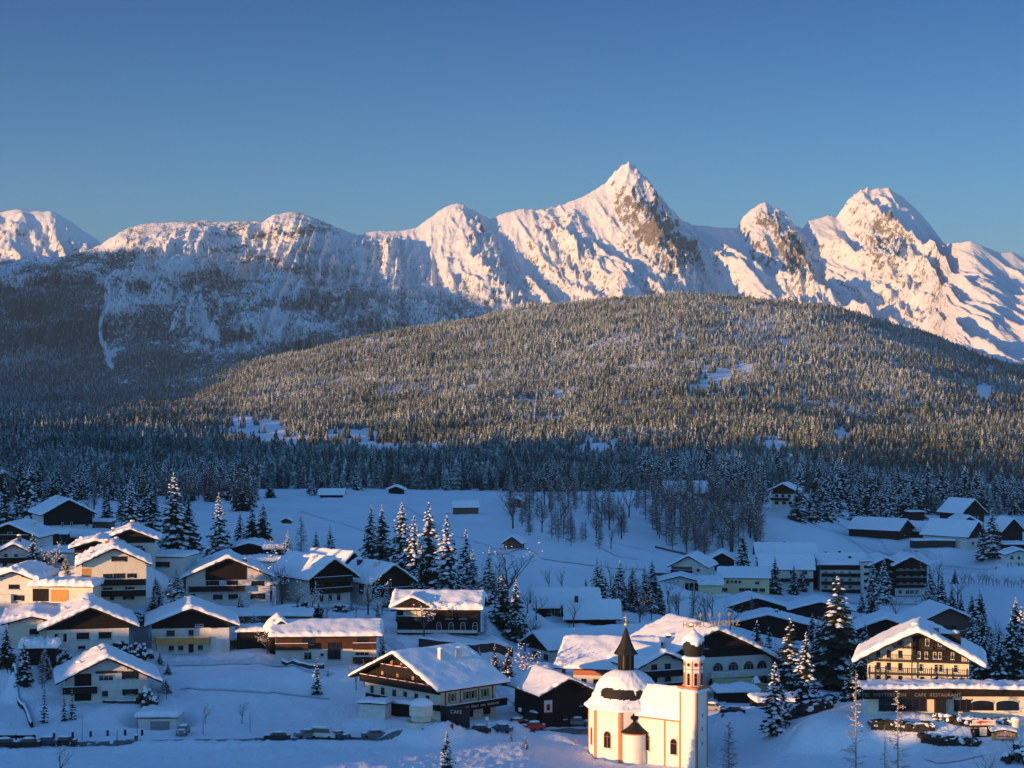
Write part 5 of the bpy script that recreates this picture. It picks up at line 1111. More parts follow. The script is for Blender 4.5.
# ------------------------------------------------------------------ the big hotel behind the church
def back_hotel():
    D = 398.0; m = D/F
    r, g = house('big dark-gabled hotel with white arched loggias and gilded sign behind the church tower', 716, 697, D, 118, 19, 42, 26, 20, wall='white', cat='hotel', name='hotel', T=.8, ov=(3.0,3.2,2.4,1.2), clad=(40,'black_timber'), curve=1.6, lump=.1, rx=-.03,
        win=[('F',30,11,9,[2,18,34,48],'c'),('F',15,9,9,[-4,10,24,38,50],'c'),('F',50,4,3,[-30,-10],'d',.11),('F',5,8,7,[-40,-22,30],'d')],
        bal=[('F',-8,58,21,'white',1.6,.8),('F',-20,58,7,'white',1.9,.9)], chim=[(-.12,.22,1.4,.3,'dark_stone'),(-.3,.3,1.2,.3,'dark_stone')], pad=20)
    k = g['hr']; b = MB()
    # gilded letters and stars standing along the ridge front
    letters('gilded_lettering', 'HOTEL  SEESPITZ', r, (-2.2, -2.5, k+.9), 1.5, 'gilt', ext=.06)
    for i in range(4):
        s = MB(); cx, cz = -4.6+i*2.1, k+3.2; pts = []
        for j in range(10):
            rr = .46 if j % 2 == 0 else .19; a = math.pi/2+math.pi*j/5; pts.append((cx+rr*math.cos(a), cz+rr*math.sin(a)))
        s.prism(pts, -2.55, -2.45); s.tube((cx,-2.5,k+.6),(cx,-2.5,cz-.3),.03); s.build('star', M['gilt'], r)
    for x, z, w_, rot in ((9.5, k-3.6, 1.0, 0), (13.5, k-5.6, .6, 0)):
        s = MB(); s.prism([(x-w_, z), (x+w_, z-.35), (x+w_*.8, z+.5), (x-w_*.6, z+.7)], -.18, -.11); s.build('painted_shield', M['trim'], r)
    b = MB(); b.prism([(-2, 2.2), (8.5, 2.2), (7.2, 3.9), (-2, 4.1)], -3.6, -2.4) ; b.build('awning', M['awning'], r)
    for x in (-8.5, -14.5):
        s = MB(); s.lathe([(1.9,0),(2.0,.5),(1.0,.8)], 0, 0, 20); s.build('roof_dome', M['roof_snow'], r, loc=(x, 2.0 if x > -10 else 1.0, k-3.9-(0 if x > -10 else 2.0)))
    # yellow tent right of it
    t = at(756, 694, 384); e = empty('tent', t, .3, 'small yellowish tent with snow around it right of the white loggias', 'tent')
    b = MB(); b.add([(-2.3,-2,0),(2.3,-2,0),(2.3,2,0),(-2.3,2,0),(-.3,0,3.2),(.3,0,3.2)], [(0,1,5,4),(1,2,5),(2,3,4,5),(3,0,4)]); b.build('canvas', M['tent'], e)
    b = MB(); b.lathe([(1.0,2.2),(.3,3.3),(.02,3.5)], n=8); b.build('snow_cap', M['roof_snow'], e)
    shed('snowy flat-roofed kiosk building at the foot of the white loggias', 786, 716, 362, 56, 7, 2.4, 6, wall='black_timber', T=.6, win=[(-.1,.5,1.2,1.0,'d'),(.25,.5,1.0,1.0,'w')])
    shed('low snowy terrace block between the church tower and the yellowish tent', 738, 702, 374, 40, 5, 1.6, 4, wall='black_timber', T=.7, name='terrace_block', cat='terrace')
# ------------------------------------------------------------------ trees of the village, one by one
TREES = [  # kind, column, foot row, height in pixels, label, (width factor)
 ('spruce',30,525,60,'tall snow-flecked spruce left of the big dark timber house'),
 ('dark',5,527,46,'dark spruce at the upper left edge under the little roof'),
 ('dark',18,524,38,'shorter dark spruce between the left edge and the snow-flecked one'),
 ('spruce',131,534,54,'broad snow-striped spruce behind the tall rear chalet'),
 ('dark',151,538,46,'dim spruce between the two big snow-striped spruces above the chalets'),
 ('spruce',174,552,76,'tallest snow-striped spruce above the cream chalet, right of its dim neighbour',1.15),
 ('dark',188,552,54,'dim slim spruce leaning against the tallest snow-striped one'),
 ('heavy',219,559,63,'heavily snow-clad spruce catching light behind the red-chimneyed chalet'),
 ('dark',240,545,32,'lowest of the three dim spruces right of the heavily snow-clad one'),
 ('dark',252,543,36,'middle one of three dim spruces on the meadow edge'),
 ('dark',263,542,38,'right-hand one of three dim spruces on the meadow edge'),
 ('heavy',288,562,30,'small round snowy spruce left of the pale larch'),
 ('larch',301,560,42,'pale pinkish larch standing among small snowy spruces'),
 ('spruce',316,556,25,'small pointed spruce right of the pale larch'),
 ('heavy',330,560,33,'snowy spruce directly above the roof of the sunlit-roofed dark chalet'),
 ('dark',33,580,45,'dark garden spruce between the left edge houses and the flat wing'),
 ('fruit',55,580,26,'snow-dotted garden tree right of the dark garden spruce'),
 ('heavy',176,606,36,'small conical snowy tree at the left foot of the red-chimneyed chalet',1.2),
 ('dark',371,562,54,'left one of the pair of dark spruces on the snowfield above the pale house'),
 ('dark',382,564,56,'right one of the pair of dark spruces on the snowfield above the pale house'),
 ('spruce',402,568,64,'spruce next right of the dark pair'),
 ('heavy',414,585,66,'snow-brushed spruce in the middle of the lit row'),
 ('spruce',429,592,86,'tallest spruce of the lit row above the arcaded house',1.1),
 ('dark',422,598,50,'low dark spruce filling the gap under the tallest of the lit row'),
 ('heavy',447,600,80,'thickly snow-laden spruce right of the tallest in the lit row',1.1),
 ('heavy',466,592,60,'snow-laden spruce with round top behind the lit row'),
 ('heavy',473,602,50,'bright snow-laden spruce at the right corner of the arcaded house'),
 ('spruce',489,606,54,'darker spruce with lit tips right of the bright snow-laden one'),
 ('dark',458,604,34,'dark low spruce behind the arcaded roof'),
 ('tall',507,608,48,'reddish bare tree with a broad fan of twigs right of the lit spruces',None,1.6),
 ('tall',498,612,44,'bare tree dotted with lit snow left of the reddish fan'),
 ('dark',516,642,58,'tall snow-spotted dark tree between the garden and the long hotel wing'),
 ('dark',502,628,54,'dark evergreen behind the snow-spotted tree',1.3),
 ('fruit',525,652,34,'low snow-spotted tree at the corner of the retaining wall'),
 ('spruce',479,672,24,'slim sapling spruce just behind the cafe roof, first of three'),
 ('dark',495,682,36,'second slim spruce behind the cafe roof'),
 ('dark',508,684,38,'third slim spruce behind the cafe roof'),
 ('fruit',526,688,32,'round bush-like tree full of snow beside the tiny shed'),
 ('spruce',597,604,44,'slender spruce behind the plain roof with the dark chimney'),
 ('dark',586,603,24,'small dark spruce left of the slender one'),
 ('spruce',620,608,47,'slender spruce with lit tip, right one of the two over the long roof'),
 ('tall',611,604,34,'brownish bare tree between the two slender spruces'),
 ('tall',630,612,36,'brownish bare tree right of the slender spruce with lit tip'),
 ('dark',637,613,28,'small dark spruce above the sunlit hotel roof, leftmost of three'),
 ('dark',650,613,33,'small dark spruce above the sunlit hotel roof, middle of three'),
 ('dark',660,614,30,'small dark spruce above the sunlit hotel roof, rightmost of three'),
 ('tall',549,592,20,'small bare tree behind the dim wide roof, left one'),
 ('tall',562,592,19,'small bare tree behind the dim wide roof, right one'),
 ('larch',693,622,34,'bare larch on the snow below the white garage'),
 ('dark',743,573,40,'dark spruce beside the old dark barn below the larches'),
 ('tall',676,618,20,'small frosted tree left of the bare larch'),
 ('dark',775,594,36,'snowy spruce in front of the dim white guesthouse'),
 ('dark',794,594,28,'small spruce before the dark gable end of the guesthouse'),
 ('dark',803,592,24,'smallest spruce between guesthouse and big hotel'),
 ('dark',757,690,66,'dark spruce with bluish snow right of the arched loggias'),
 ('dark',769,690,60,'snow-frosted spruce in the dark group right of the arched loggias'),
 ('dark',747,684,40,'low dark spruce next to the loggias'),
 ('dark',790,700,78,'dark bulky spruce in the middle of the dark group',1.3),
 ('dark',806,706,70,'dark spruce at the right of the dark group'),
 ('dark',818,676,50,'dark spruce at the left foot of the giant spruce'),
 ('dark',838,690,108,'giant dark spruce with lit tip left of the sunlit hotel',1.25),
 ('heavy',775,733,68,'free-standing spruce striped with evening light on the white slope'),
 ('dark',862,700,56,'dark spruce squeezed against the left wall of the sunlit hotel'),
 ('dark',850,702,44,'low dark spruce between the giant one and the sunlit hotel'),
 ('heavy',873,603,40,'left one of the two snowy spruces before the twin-gabled hotel'),
 ('heavy',884,605,44,'right one of the two snowy spruces before the twin-gabled hotel'),
 ('dark',930,606,38,'dark spruce at the right corner of the twin-gabled hotel'),
 ('tall',938,606,40,'bare tree behind the dark spruce at the hotel corner'),
 ('dark',942,607,34,'second dark spruce right of the twin-gabled hotel'),
 ('dark',952,612,25,'first of four small spruces on the slope right of the twin-gabled hotel'),
 ('dark',961,615,22,'second of four small spruces on the slope right of the twin-gabled hotel'),
 ('dark',972,619,24,'third of four small spruces on the slope right of the twin-gabled hotel'),
 ('dark',982,622,27,'fourth of four small spruces on the slope right of the twin-gabled hotel'),
 ('dark',955,584,15,'tiny spruce at the end of the hedge line on the far meadow'),
 ('dark',862,613,22,'small dark spruce left below the twin-gabled hotel'),
 ('dark',872,616,26,'pointed small spruce right below the twin-gabled hotel'),
 ('tall',896,622,22,'dim bare shrub above the snowbound roof'),
 ('tall',922,628,30,'dim bare tree left of the shadowed wooden gable'),
 ('tall',934,632,28,'dim bare tree touching the shadowed wooden gable'),
 ('dark',972,668,52,'dark spruce behind the right eave of the sunlit hotel'),
 ('dark',984,690,66,'dark snow-flecked spruce right of the sunlit hotel'),
 ('dark',999,692,60,'dark snow-flecked spruce, second right of the sunlit hotel'),
 ('dark',1011,690,68,'dark snow-flecked spruce, third right of the sunlit hotel'),
 ('spruce',1022,684,74,'tall spruce cut by the right edge with a lit tip'),
 ('tall',1000,664,34,'dim bare tree in the gap right of the sunlit hotel'),
 ('spruce',992,560,48,'broad dark spruce in front of the far right hamlet',1.3),
 ('dark',983,560,36,'left companion of the broad dark far spruce'),
 ('spruce',447,792,60,'dark snow-dusted spruce rising from the bottom edge'),
 ('birch',856,786,98,'tall pale birch with snow tufts at the bottom edge'),
 ('birch',898,790,88,'slim forked birch right of the tall pale one'),
 ('birch',885,788,52,'short birch between the tall and the forked one'),
 ('larch',729,776,52,'thin bare larch beside the snow bank right of the church'),
 ('dark',24,688,44,'dark ragged spruce at the left fence'),
 ('dark',6,672,40,'dark tree at the left edge above the fence'),
 ('light',44,724,38,'thin see-through spruce left in the garden of the lowest chalet'),
 ('larch',42,692,36,'bare larch in the snow behind the thin garden spruces'),
 ('light',64,722,30,'thin see-through spruce, middle of the garden of the lowest chalet'),
 ('light',72,721,31,'thin see-through spruce, right in the garden of the lowest chalet'),
 ('fruit',205,724,16,'small bare fruit tree, left one on the open snow slope'),
 ('fruit',242,724,18,'small bare fruit tree, right one on the open snow slope'),
 ('fruit',60,779,26,'twiggy bush at the bottom edge under the snowed-in cars'),
 ('fruit',282,605,36,'lit frosty tree right of the small white link building',None,1.2),
 ('fruit',297,612,20,'low lit frosty tree at the foot of the taller one'),
 ('fruit',312,616,22,'low frosty tree with round snow clumps by the terrace'),
 ('fruit',368,616,28,'lit snow-dotted tree in front of the two-chimneyed house',None,1.2),
 ('fruit',356,618,14,'small snow-dotted shrub tree left of it'),
 ('fruit',424,640,30,'lit snow-covered tree in front of the cross gable',None,1.1),
 ('light',317,694,36,'thin pale tree in front of the low twin-bayed chalet'),
 ('light',328,678,9,'tiny evergreen in the snow below the twin-bayed chalet'),
 ('spruce',383,665,30,'slim snowy spruce at the right end of the twin-bayed chalet'),
 ('tall',356,690,20,'bare shrub left of the cafe eave, outer one'),
 ('tall',364,688,18,'bare shrub left of the cafe eave, inner one'),
 ('tall',374,668,14,'bare shrub on the slope between the twin-bayed chalet and the cafe roof'),
 ('light',526,750,18,'knee-high sapling with snow lumps on the bright slope left of the church'),
 ('light',511,742,12,'tiny sapling on the bright slope left of the church'),
 ('tall',522,700,20,'dim bare tree between the cafe and the black barn'),
 ('dark',517,706,16,'little dark conifer next to the dim bare tree'),
 ('dark',783,716,30,'dark evergreen behind the small kiosk roof'),
 ('tall',1014,782,40,'snow-lit thicket tree at the bottom right corner'),
 ('tall',985,790,30,'reddish bare bush at the bottom right'),
]
def plant_trees():
    for t in TREES:
        kind, c, row, h, label = t[:5]; wide = t[6] if len(t) > 6 else (t[5] if len(t) > 5 and t[5] else 1.0)
        D = None
        if row > 765: D = 300.0-(row-775)*.6
        tree_px(kind, c, row, h, label, None, wide*(1.12 if kind in ('spruce','heavy','dark') else 1.0), D, 1.06)
    rnd = random.Random(9)
    # larches of the open grove on the far meadow
    n = 0
    while n < 190:
        c = rnd.uniform(508, 762); row = rnd.uniform(503, 562)
        lo = np.interp(c, [508,560,610,640,660,700,760], [530,545,552,520,545,562,556]); up = np.interp(c, [508,640,700,762], [503,500,500,508])
        if not (up < row < lo) or (c < 640 and rnd.random() < .35): continue
        n += 1
        right = c > 640
        tree_px('larch' if rnd.random() < .8 else 'tall', c, row, rnd.uniform(24, 42)*(1.05 if right else .85), 'frosted bare larch of the grove above the yellow building' if right else 'thin bare larch scattered on the open meadow near the hay hut',
                'larches of the grove on the hill' if right else 'thin larches on the meadow', 1.15)
    # frosted garden trees and bushes filling the dim gardens
    def fill(n, boxes, kinds, hr, label, group):
        k = 0
        while k < n:
            x0, x1, y0, y1 = boxes[rnd.randrange(len(boxes))]; c = rnd.uniform(x0, x1); row = rnd.uniform(y0, y1); p = on_ground(c, row)
            if any((p.x-a)**2+(p.y-b)**2 < (r_*.72)**2 for a, b, _, r_ in PADS): k += .2; continue
            tree_px(rnd.choice(kinds), c, row, rnd.uniform(*hr), label, group, 1.3); k += 1
    fill(46, [(600,760,596,640),(640,720,598,622),(840,1020,598,650),(720,860,640,690),(470,640,600,640)], ('fruit','tall','larch'), (12,26), 'small frosted bare tree among the dim gardens right of centre', 'frosted garden trees right of centre')
    fill(30, [(740,870,640,700),(960,1024,640,690),(600,670,600,616)], ('dark','dark','spruce'), (26,52), 'dim snow-flecked spruce in the dark park between the hotels', 'spruces of the park between the hotels')
    fill(30, [(0,300,560,660),(230,400,600,650),(300,520,560,610)], ('fruit','light','fruit'), (10,20), 'small snow-dotted garden tree among the chalets left of centre', 'snow-dotted garden trees among the left chalets')
    fill(14, [(330,420,655,700),(420,520,655,690),(150,170,640,700)], ('tall','light'), (8,16), 'thin leafless shrub on the snow slope around the cafe hotel', 'thin shrubs around the cafe hotel')
    fill(62, [(58,212,498,530),(58,212,498,530),(0,60,490,506),(212,250,496,512)], ('dark','larch','tall','dark'), (24,40), 'dusky tree of the dark wood right behind the upper left houses', 'trees of the wood behind the upper left houses')
    fill(52, [(796,880,499,524),(870,925,508,528),(925,1024,498,514)], ('dark','dark','spruce'), (28,44), 'dim spruce on the dark slope above the far right hamlet', 'spruces above the far right hamlet')
    fill(16, [(706,768,488,504)], ('dark',), (28,38), 'dark spruce on the crest between the half-hidden roof and the white chalet', 'spruces on the crest beside the white chalet')
    fill(26, [(20,60,650,690),(140,160,610,640),(36,74,555,575),(60,76,575,600),(376,420,590,632),(150,182,560,600),(230,300,608,618),(500,540,640,690)], ('dark','heavy'), (14,26), 'low dark snow-capped garden conifer squeezed between the chalets', 'garden conifers between the chalets')
    # hedge of bare bushes across the far meadow
    for k in range(20): tree_px('tall', 957+k*3.6+rnd.uniform(-1,1), 583+k*.28, rnd.uniform(6, 11), 'leafless bush in the straight hedge across the far meadow', 'bushes of the meadow hedge', 1.5)
    # the near edge of the woods, tree by tree
    n = 0
    while n < 235:
        c = rnd.uniform(-6, 1030); e = float(edge_row(c)); row = e+rnd.uniform(-7, 3)
        if 762 < c < 800 and row > e-2: continue
        k = 'spruce' if rnd.random() < .35 else 'dark'
        if 230 < c < 600 and rnd.random() < .5: continue
        if c < 230 and rnd.random() < .5: k = 'larch' if rnd.random() < .5 else 'dark'
        h = rnd.uniform(24, 38) if (c < 240 or c > 640) else rnd.uniform(15, 26)
        tree_px(k, c, row, h, {'larch': 'frosted bare larch at the front of the dark wood behind the left houses'}.get(k, 'snow-dusted spruce at the foot of the wooded hill, front row'), {'larch': 'larches at the wood edge'}.get(k, 'spruces at the wood edge'), 1.0); n += 1
    settle_pool(298-sum(1 for o in bpy.data.objects if o.name.startswith('spruce_tree')))
    for c, row, r, h, lab in ((146,705,2.0,2.6,'snow-heaped garden bush at the right corner of the lowest chalet'),(127,628,2.2,1.8,'snow-balled hedge bush under the cream chalet, left part'),(139,626,2.4,2.0,'snow-balled hedge bush under the cream chalet, middle part'),(119,624,1.8,1.6,'snow-balled hedge bush nearest the cream chalet'),
                         (135,655,1.5,2.0,'snow-topped shrub with a round cap behind the lowest chalet, left'),(143,657,1.8,2.2,'snow-topped shrub with a round cap behind the lowest chalet, right'),(120,652,2.2,2.0,'dark shrub beside the wide chalet'),(60,660,2.0,2.0,'dark evergreen shrub beside the carport'),
                         (88,640,1.8,1.8,'dark round shrub before the windows of the wide chalet'),(305,611,2.0,1.8,'rounded snowy shrub by the terrace below the dark chalet'),(340,612,1.7,1.6,'snow-covered shrub right of the terrace'),(318,613,1.4,1.2,'small snow-covered shrub on the terrace'),
                         (712,742,1.4,.9,'small snow-covered bush beside the church path'),(545,676,2.0,2.2,'snowy bush right of the three slim spruces'),(1019,762,2.4,2.6,'lit snowy thicket at the right edge')):
        p = on_ground(c, row); k = int(c) % 4
        if ('bush', k) not in TM: TM[('bush', k)] = bush_mesh(900+k)
        o = link('bush', TM[('bush', k)], None, (p.x, p.y, p.z-.1), c); o.scale = (r/1.5, r/1.5, h/1.4); tag(o, lab, 'bush')

# ------------------------------------------------------------------ cars
def car_meshes(kind):
    b = MB(); Lc = 4.3 if kind != 'van' else 4.8; W = 1.7; roof = 1.42 if kind == 'car' else (1.95 if kind == 'van' else 1.75)
    if kind == 'car': side = [(-2.15,.35),(-2.15,.78),(-1.95,.92),(-1.15,.98),(-.45,1.38),(.85,1.42),(1.55,1.0),(2.1,.94),(2.15,.6),(2.15,.35)]; gl = [(-1.05,.99),(-.45,1.34),(.82,1.37),(1.42,1.0)]
    else: side = [(-2.3,.4),(-2.3,.95),(-1.75,1.1),(-1.25,roof-.08),(-1.0,roof),(2.1,roof),(2.25,roof-.15),(2.3,.9),(2.3,.4)]; gl = [(-1.6,1.12),(-1.2,roof-.14),(2.05,roof-.14),(2.15,1.12)]
    hw = lambda z: W/2-(max(0, z-.95)*.22)
    n = len(side); vs = [(x, -hw(z), z) for x, z in side]+[(x, hw(z), z) for x, z in side]
    b.add(vs, [tuple(range(n)), tuple(range(2*n-1, n-1, -1))]+[(i, i+n, (i+1)%n+n, (i+1)%n) for i in range(n)], 0)
    body = b.mesh('car_body', M['white'])
    g = MB(); m = len(gl)
    for sg in (-1, 1):
        vs = [(x, sg*(hw(z)+.012), z) for x, z in gl]; g.add(vs, [tuple(range(m)) if sg < 0 else tuple(range(m-1, -1, -1))], 0)
    for (xa, za), (xb, zb) in ((gl[0], gl[1]), (gl[3], gl[2])):
        d = -.03 if xa < 0 else .03; g.add([(xa+d,-hw(za)+.1,za+.02),(xa+d,hw(za)-.1,za+.02),(xb+d,hw(zb)-.1,zb),(xb+d,-hw(zb)+.1,zb)], [(0,1,2,3)], 0)
    wh = MB(); wh.tube((0,-.1,0),(0,.1,0),.32,.32,16,0); wh.tube((0,-.11,0),(0,.11,0),.17,.17,10,1)
    s = MB()
    tz = roof+.02; s.blob((.25 if kind == 'car' else .5, 0, tz), .95 if kind == 'car' else 1.7, .70, .26, 0, 4, 14, 8, .08, .1); s.blob((-1.55,0,.98 if kind == 'car' else 1.02), .55,.70,.17, 0, 5, 12, 6, .1, .1)
    if kind == 'car': s.blob((1.85,0,.99), .3,.68,.14, 0, 6, 12, 6, .1, .1)
    return body, g.mesh('windows', M['glass']), wh.mesh('wheel', [M['rubber'], M['metal']]), s.mesh('snow_cover', M['roof_snow'], True)
_cm = {}
def car(c, row, kind, col, yaw, label, D=None, snow=True, cat='car'):
    if kind not in _cm: _cm[kind] = car_meshes(kind)
    body, gl, wh, sn = _cm[kind]; p = on_ground(c, row) if D is None else at(c, row, D)
    r = empty('parked_car' if kind != 'van' else 'parked_van', p, R(yaw), label, cat)
    bm_ = body.copy(); bm_.materials.clear(); bm_.materials.append(M[col]); o = link('body', bm_, r); link('windows', gl, o)
    for x in (-1.35, 1.35):
        for y in (-.78, .78): link('wheel', wh, r, (x, y, .32))
    L2 = 2.16 if kind == 'car' else 2.31
    for x, mt, nm in ((-L2, 'lens', 'headlight'), (L2, 'tail', 'tail_light')):
        for y in (-.58, .58): q = MB(); q.box(min(x, x*1.008), max(x, x*1.008), y-.17, y+.17, .62, .80); q.build(nm, M[mt], r)
    if snow: link('snow_cover', sn, r)
    return r
flat('car_black', (.015,.016,.02), .35); flat('car_blue', (.03,.05,.12), .35); flat('car_white', (.6,.6,.58), .35); flat('car_red', (.5,.03,.02), .35); flat('car_grey', (.16,.17,.18), .35); flat('car_yellow', (.6,.48,.12), .4)

# ------------------------------------------------------------------ people (a few pixels tall)
def person_mesh(name, top, legs, pose):
    me = bpy.data.meshes.new('p'); a = pose
    V = [(0,0,.95),(0,0,1.18),(0,0,1.42),(0,0,1.52),(0,-.02,1.66),(-.19,0,1.40),(-.27,-.03+.1*a,1.14),(-.26,-.12-.2*a,.92),(.19,0,1.40),(.27,.02-.1*a,1.14),(.26,-.12+.2*a,.92),(-.10,0,.88),(-.11,-.10*a-.03,.48),(-.11,-.20*a+.05,.08),(-.11,-.20*a-.12,.04),(.10,0,.88),(.11,.14*a-.05,.48),(.11,.28*a+.03,.10),(.11,.28*a-.13,.05)]
    E = [(0,1),(1,2),(2,3),(3,4),(2,5),(5,6),(6,7),(2,8),(8,9),(9,10),(0,11),(11,12),(12,13),(13,14),(0,15),(15,16),(16,17),(17,18)]
    Rr = [.16,.17,.15,.07,.115,.085,.062,.045,.085,.062,.045,.11,.078,.06,.05,.11,.078,.06,.05]
    me.from_pydata(V, E, []); o = bpy.data.objects.new('p', me); COL.objects.link(o)
    o.modifiers.new('s', 'SKIN'); sub = o.modifiers.new('u', 'SUBSURF'); sub.levels = sub.render_levels = 1
    for i, r in enumerate(Rr): me.skin_vertices[0].data[i].radius = (r, r)
    me.skin_vertices[0].data[0].use_root = True
    dg = bpy.context.evaluated_depsgraph_get(); m2 = bpy.data.meshes.new_from_object(o.evaluated_get(dg)); m2.name = name
    bpy.data.objects.remove(o)
    m2.materials.clear()
    for k in (top, legs, 'skin', 'rubber'): m2.materials.append(M[k])
    for p in m2.polygons:
        z = p.center.z; p.use_smooth = True; p.material_index = 2 if z > 1.5 else (0 if z > .86 or abs(p.center.x) > .2 else (1 if z > .13 else 3))
    return m2
flat('skin', (.5,.3,.22)); flat('trousers', (.02,.022,.03)); flat('coat_red', (.55,.03,.03)); flat('coat_dark', (.03,.03,.04)); flat('coat_blue', (.04,.08,.22))
def person(c, row, top, label, yaw=0, pose=1, D=None):
    key = ('person', top, pose)
    if key not in TM: TM[key] = person_mesh('person', top, 'trousers', pose)
    p = on_ground(c, row) if D is None else at(c, row, D)
    o = link('person', TM[key], None, (p.x, p.y, p.z), R(yaw)); tag(o, label, 'person')
    h = MB(); h.lathe([(.125,1.66),(.135,1.72),(.10,1.80),(.02,1.83)], 0, -.02, 12); hk = ('hat', top)
    if hk not in TM: TM[hk] = h.mesh('woollen_hat', M['coat_dark'] if top != 'coat_dark' else M['coat_red'], True)
    link('woollen_hat', TM[hk], o)

# ------------------------------------------------------------------ strips laid on or standing on the ground
def poly(pts, n=60):
    P = np.array([[p.x, p.y] for p in pts]); d = np.r_[0, np.cumsum(np.hypot(*np.diff(P, axis=0).T))]; t = np.linspace(0, d[-1], n)
    return np.stack([np.interp(t, d, P[:, 0]), np.interp(t, d, P[:, 1])], 1)
def ribbon(name, pix, width, mat, lift=.06, label=None, kind='structure', n=120, Ds=None):
    pts = [on_ground(c, r) for c, r in pix]; Q = poly(pts, n)
    for _ in range(6): Q[1:-1] = (Q[:-2]+2*Q[1:-1]+Q[2:])/4
    T = np.gradient(Q, axis=0); T /= np.linalg.norm(T, axis=1, keepdims=True); Nn = np.stack([-T[:, 1], T[:, 0]], 1)
    k = np.linspace(-.5, .5, 7); X = Q[:, None, 0]+Nn[:, None, 0]*k[None]*width*(1+.12*gnoise(np.arange(n)*.3, np.arange(n)*0, 3))[:, None]; Y = Q[:, None, 1]+Nn[:, None, 1]*k[None]*width*(1+.12*gnoise(np.arange(n)*.3, np.arange(n)*0+9, 3))[:, None]
    Z = ground(X, Y)+lift+.10
    return tag(link(name, grid_mesh(name, np.stack([X, Y, Z], -1), M[mat])), label, None, None, kind)
def hedge_wall(name, pix, thick, h, mat, label, cat, snow=.35, rough=.12, seed=1, Ds=None):
    """a wall or clipped hedge along the ground with a snow crest"""
    pts = [on_ground(c, r) for c, r in pix] if Ds is None else [at(c, r, D) for (c, r), D in zip(pix, Ds)]; n = 50; Q = poly(pts, n); T = np.gradient(Q, axis=0); T /= np.linalg.norm(T, axis=1, keepdims=True); Nn = np.stack([-T[:, 1], T[:, 0]], 1)
    g = ground(Q[:, 0], Q[:, 1]); c0 = Q.mean(0); r = empty(name, (c0[0], c0[1], float(g.mean())), 0, label, cat); zb = float(g.mean())
    prof = [(-.5, -2.5), (-.5, .8), (-.3, 1), (.3, 1), (.5, .8), (.5, -2.5)]
    P = np.zeros((n, 6, 3))
    for j, (a, z) in enumerate(prof):
        rr = rough*gnoise(np.arange(n)*.9, np.full(n, j*3.1), seed)
        P[:, j, 0] = Q[:, 0]+Nn[:, 0]*thick*(a+rr*.5)-c0[0]; P[:, j, 1] = Q[:, 1]+Nn[:, 1]*thick*(a+rr*.5)-c0[1]; P[:, j, 2] = g-zb+(z*h if z > 0 else z)+rr*(z > 0)
    o = link('body', grid_mesh(name, P, M[mat], smooth=False), r)
    if mat == 'hedge':
        rnd = random.Random(seed); b = MB()
        for i in range(int(n*3.2)):
            k = rnd.uniform(0, n-1); j = int(k); f = k-j; q = Q[j]*(1-f)+Q[min(n-1, j+1)]*f; off = rnd.uniform(-.55, .55)*thick
            b.blob((q[0]+Nn[j][0]*off-c0[0], q[1]+Nn[j][1]*off-c0[1], g[j]-zb+h*rnd.uniform(.3, 1.05)), rnd.uniform(.3,.7), rnd.uniform(.3,.7), rnd.uniform(.2,.45), 1 if rnd.random() < .22 else 0, i, 6, 3, .4)
        b.build('foliage', [M['hedge'], M['tree_snow']], r)
    if snow:
        S = np.zeros((n, 5, 3))
        for j, (a, z) in enumerate([(-.5,0),(-.4,.8),(0,1),(.4,.8),(.5,0)]):
            S[:, j, 0] = Q[:, 0]+Nn[:, 0]*(thick+.1)*a-c0[0]; S[:, j, 1] = Q[:, 1]+Nn[:, 1]*(thick+.1)*a-c0[1]; S[:, j, 2] = g-zb+h*.93+z*snow*(1+.5*gnoise(np.arange(n)*.7, np.full(n, 1.7), seed+1))
        link('snow_crest', grid_mesh('snow_crest', S, M['roof_snow']), r)
    return r
BANKS = [  # pixel line, height, width of ploughed snow banks
 ([(720,724),(713,732),(711,742),(716,752),(722,760)], 1.3, 2.2), ([(735,716),(722,722)], .9, 1.6), ([(140,745),(250,745),(400,743),(430,739)], .45, 1.2), ([(440,731),(500,728),(515,728)], 1.1, 2.0),
 ([(545,734),(565,742),(585,750)], .5, 1.6), ([(985,752),(1010,742),(1024,735)], .8, 1.5), ([(0,752),(60,752),(130,749)], .4, 1.0), ([(868,704),(890,716),(935,720)], .6, 2.5)]
def apply_banks(X, Y):
    z = np.zeros_like(X)
    for pix, h, w in BANKS:
        pts = [on_ground(c, r) for c, r in pix]; Q = poly(pts, 40)
        x0, y0 = Q.min(0)-8; x1, y1 = Q.max(0)+8; m = (X > x0)&(X < x1)&(Y > y0)&(Y < y1)
        if not m.any(): continue
        d = np.min(np.hypot(X[m][:, None]-Q[None, :, 0], Y[m][:, None]-Q[None, :, 1]), axis=1)
        z[m] = np.maximum(z[m], h*np.exp(-(d/w)**2)*(1+.5*gnoise(X[m]/1.3, Y[m]/1.3, 12)+.25*gnoise(X[m]/.6, Y[m]/.6, 13)))
    return z
def street_lamp(c, row, label, h=2.6, D=None):
    p = on_ground(c, row); r = empty('street_lamp', p, 0, label, 'street lamp')
    b = MB(); b.tube((0,0,-.5),(0,0,h),.07,.05,8); b.build('pole', M['metal'], r)
    b = MB(); b.lathe([(.1,h),(.26,h+.12),(.30,h+.45),(.12,h+.5)], n=12); b.build('lamp_head', M['lens'], r)
    b = MB(); lump_cap(b, 0, 0, h+.5, .34, 0, 2); b.build('snow_cap', M['roof_snow'], r, smooth=True)
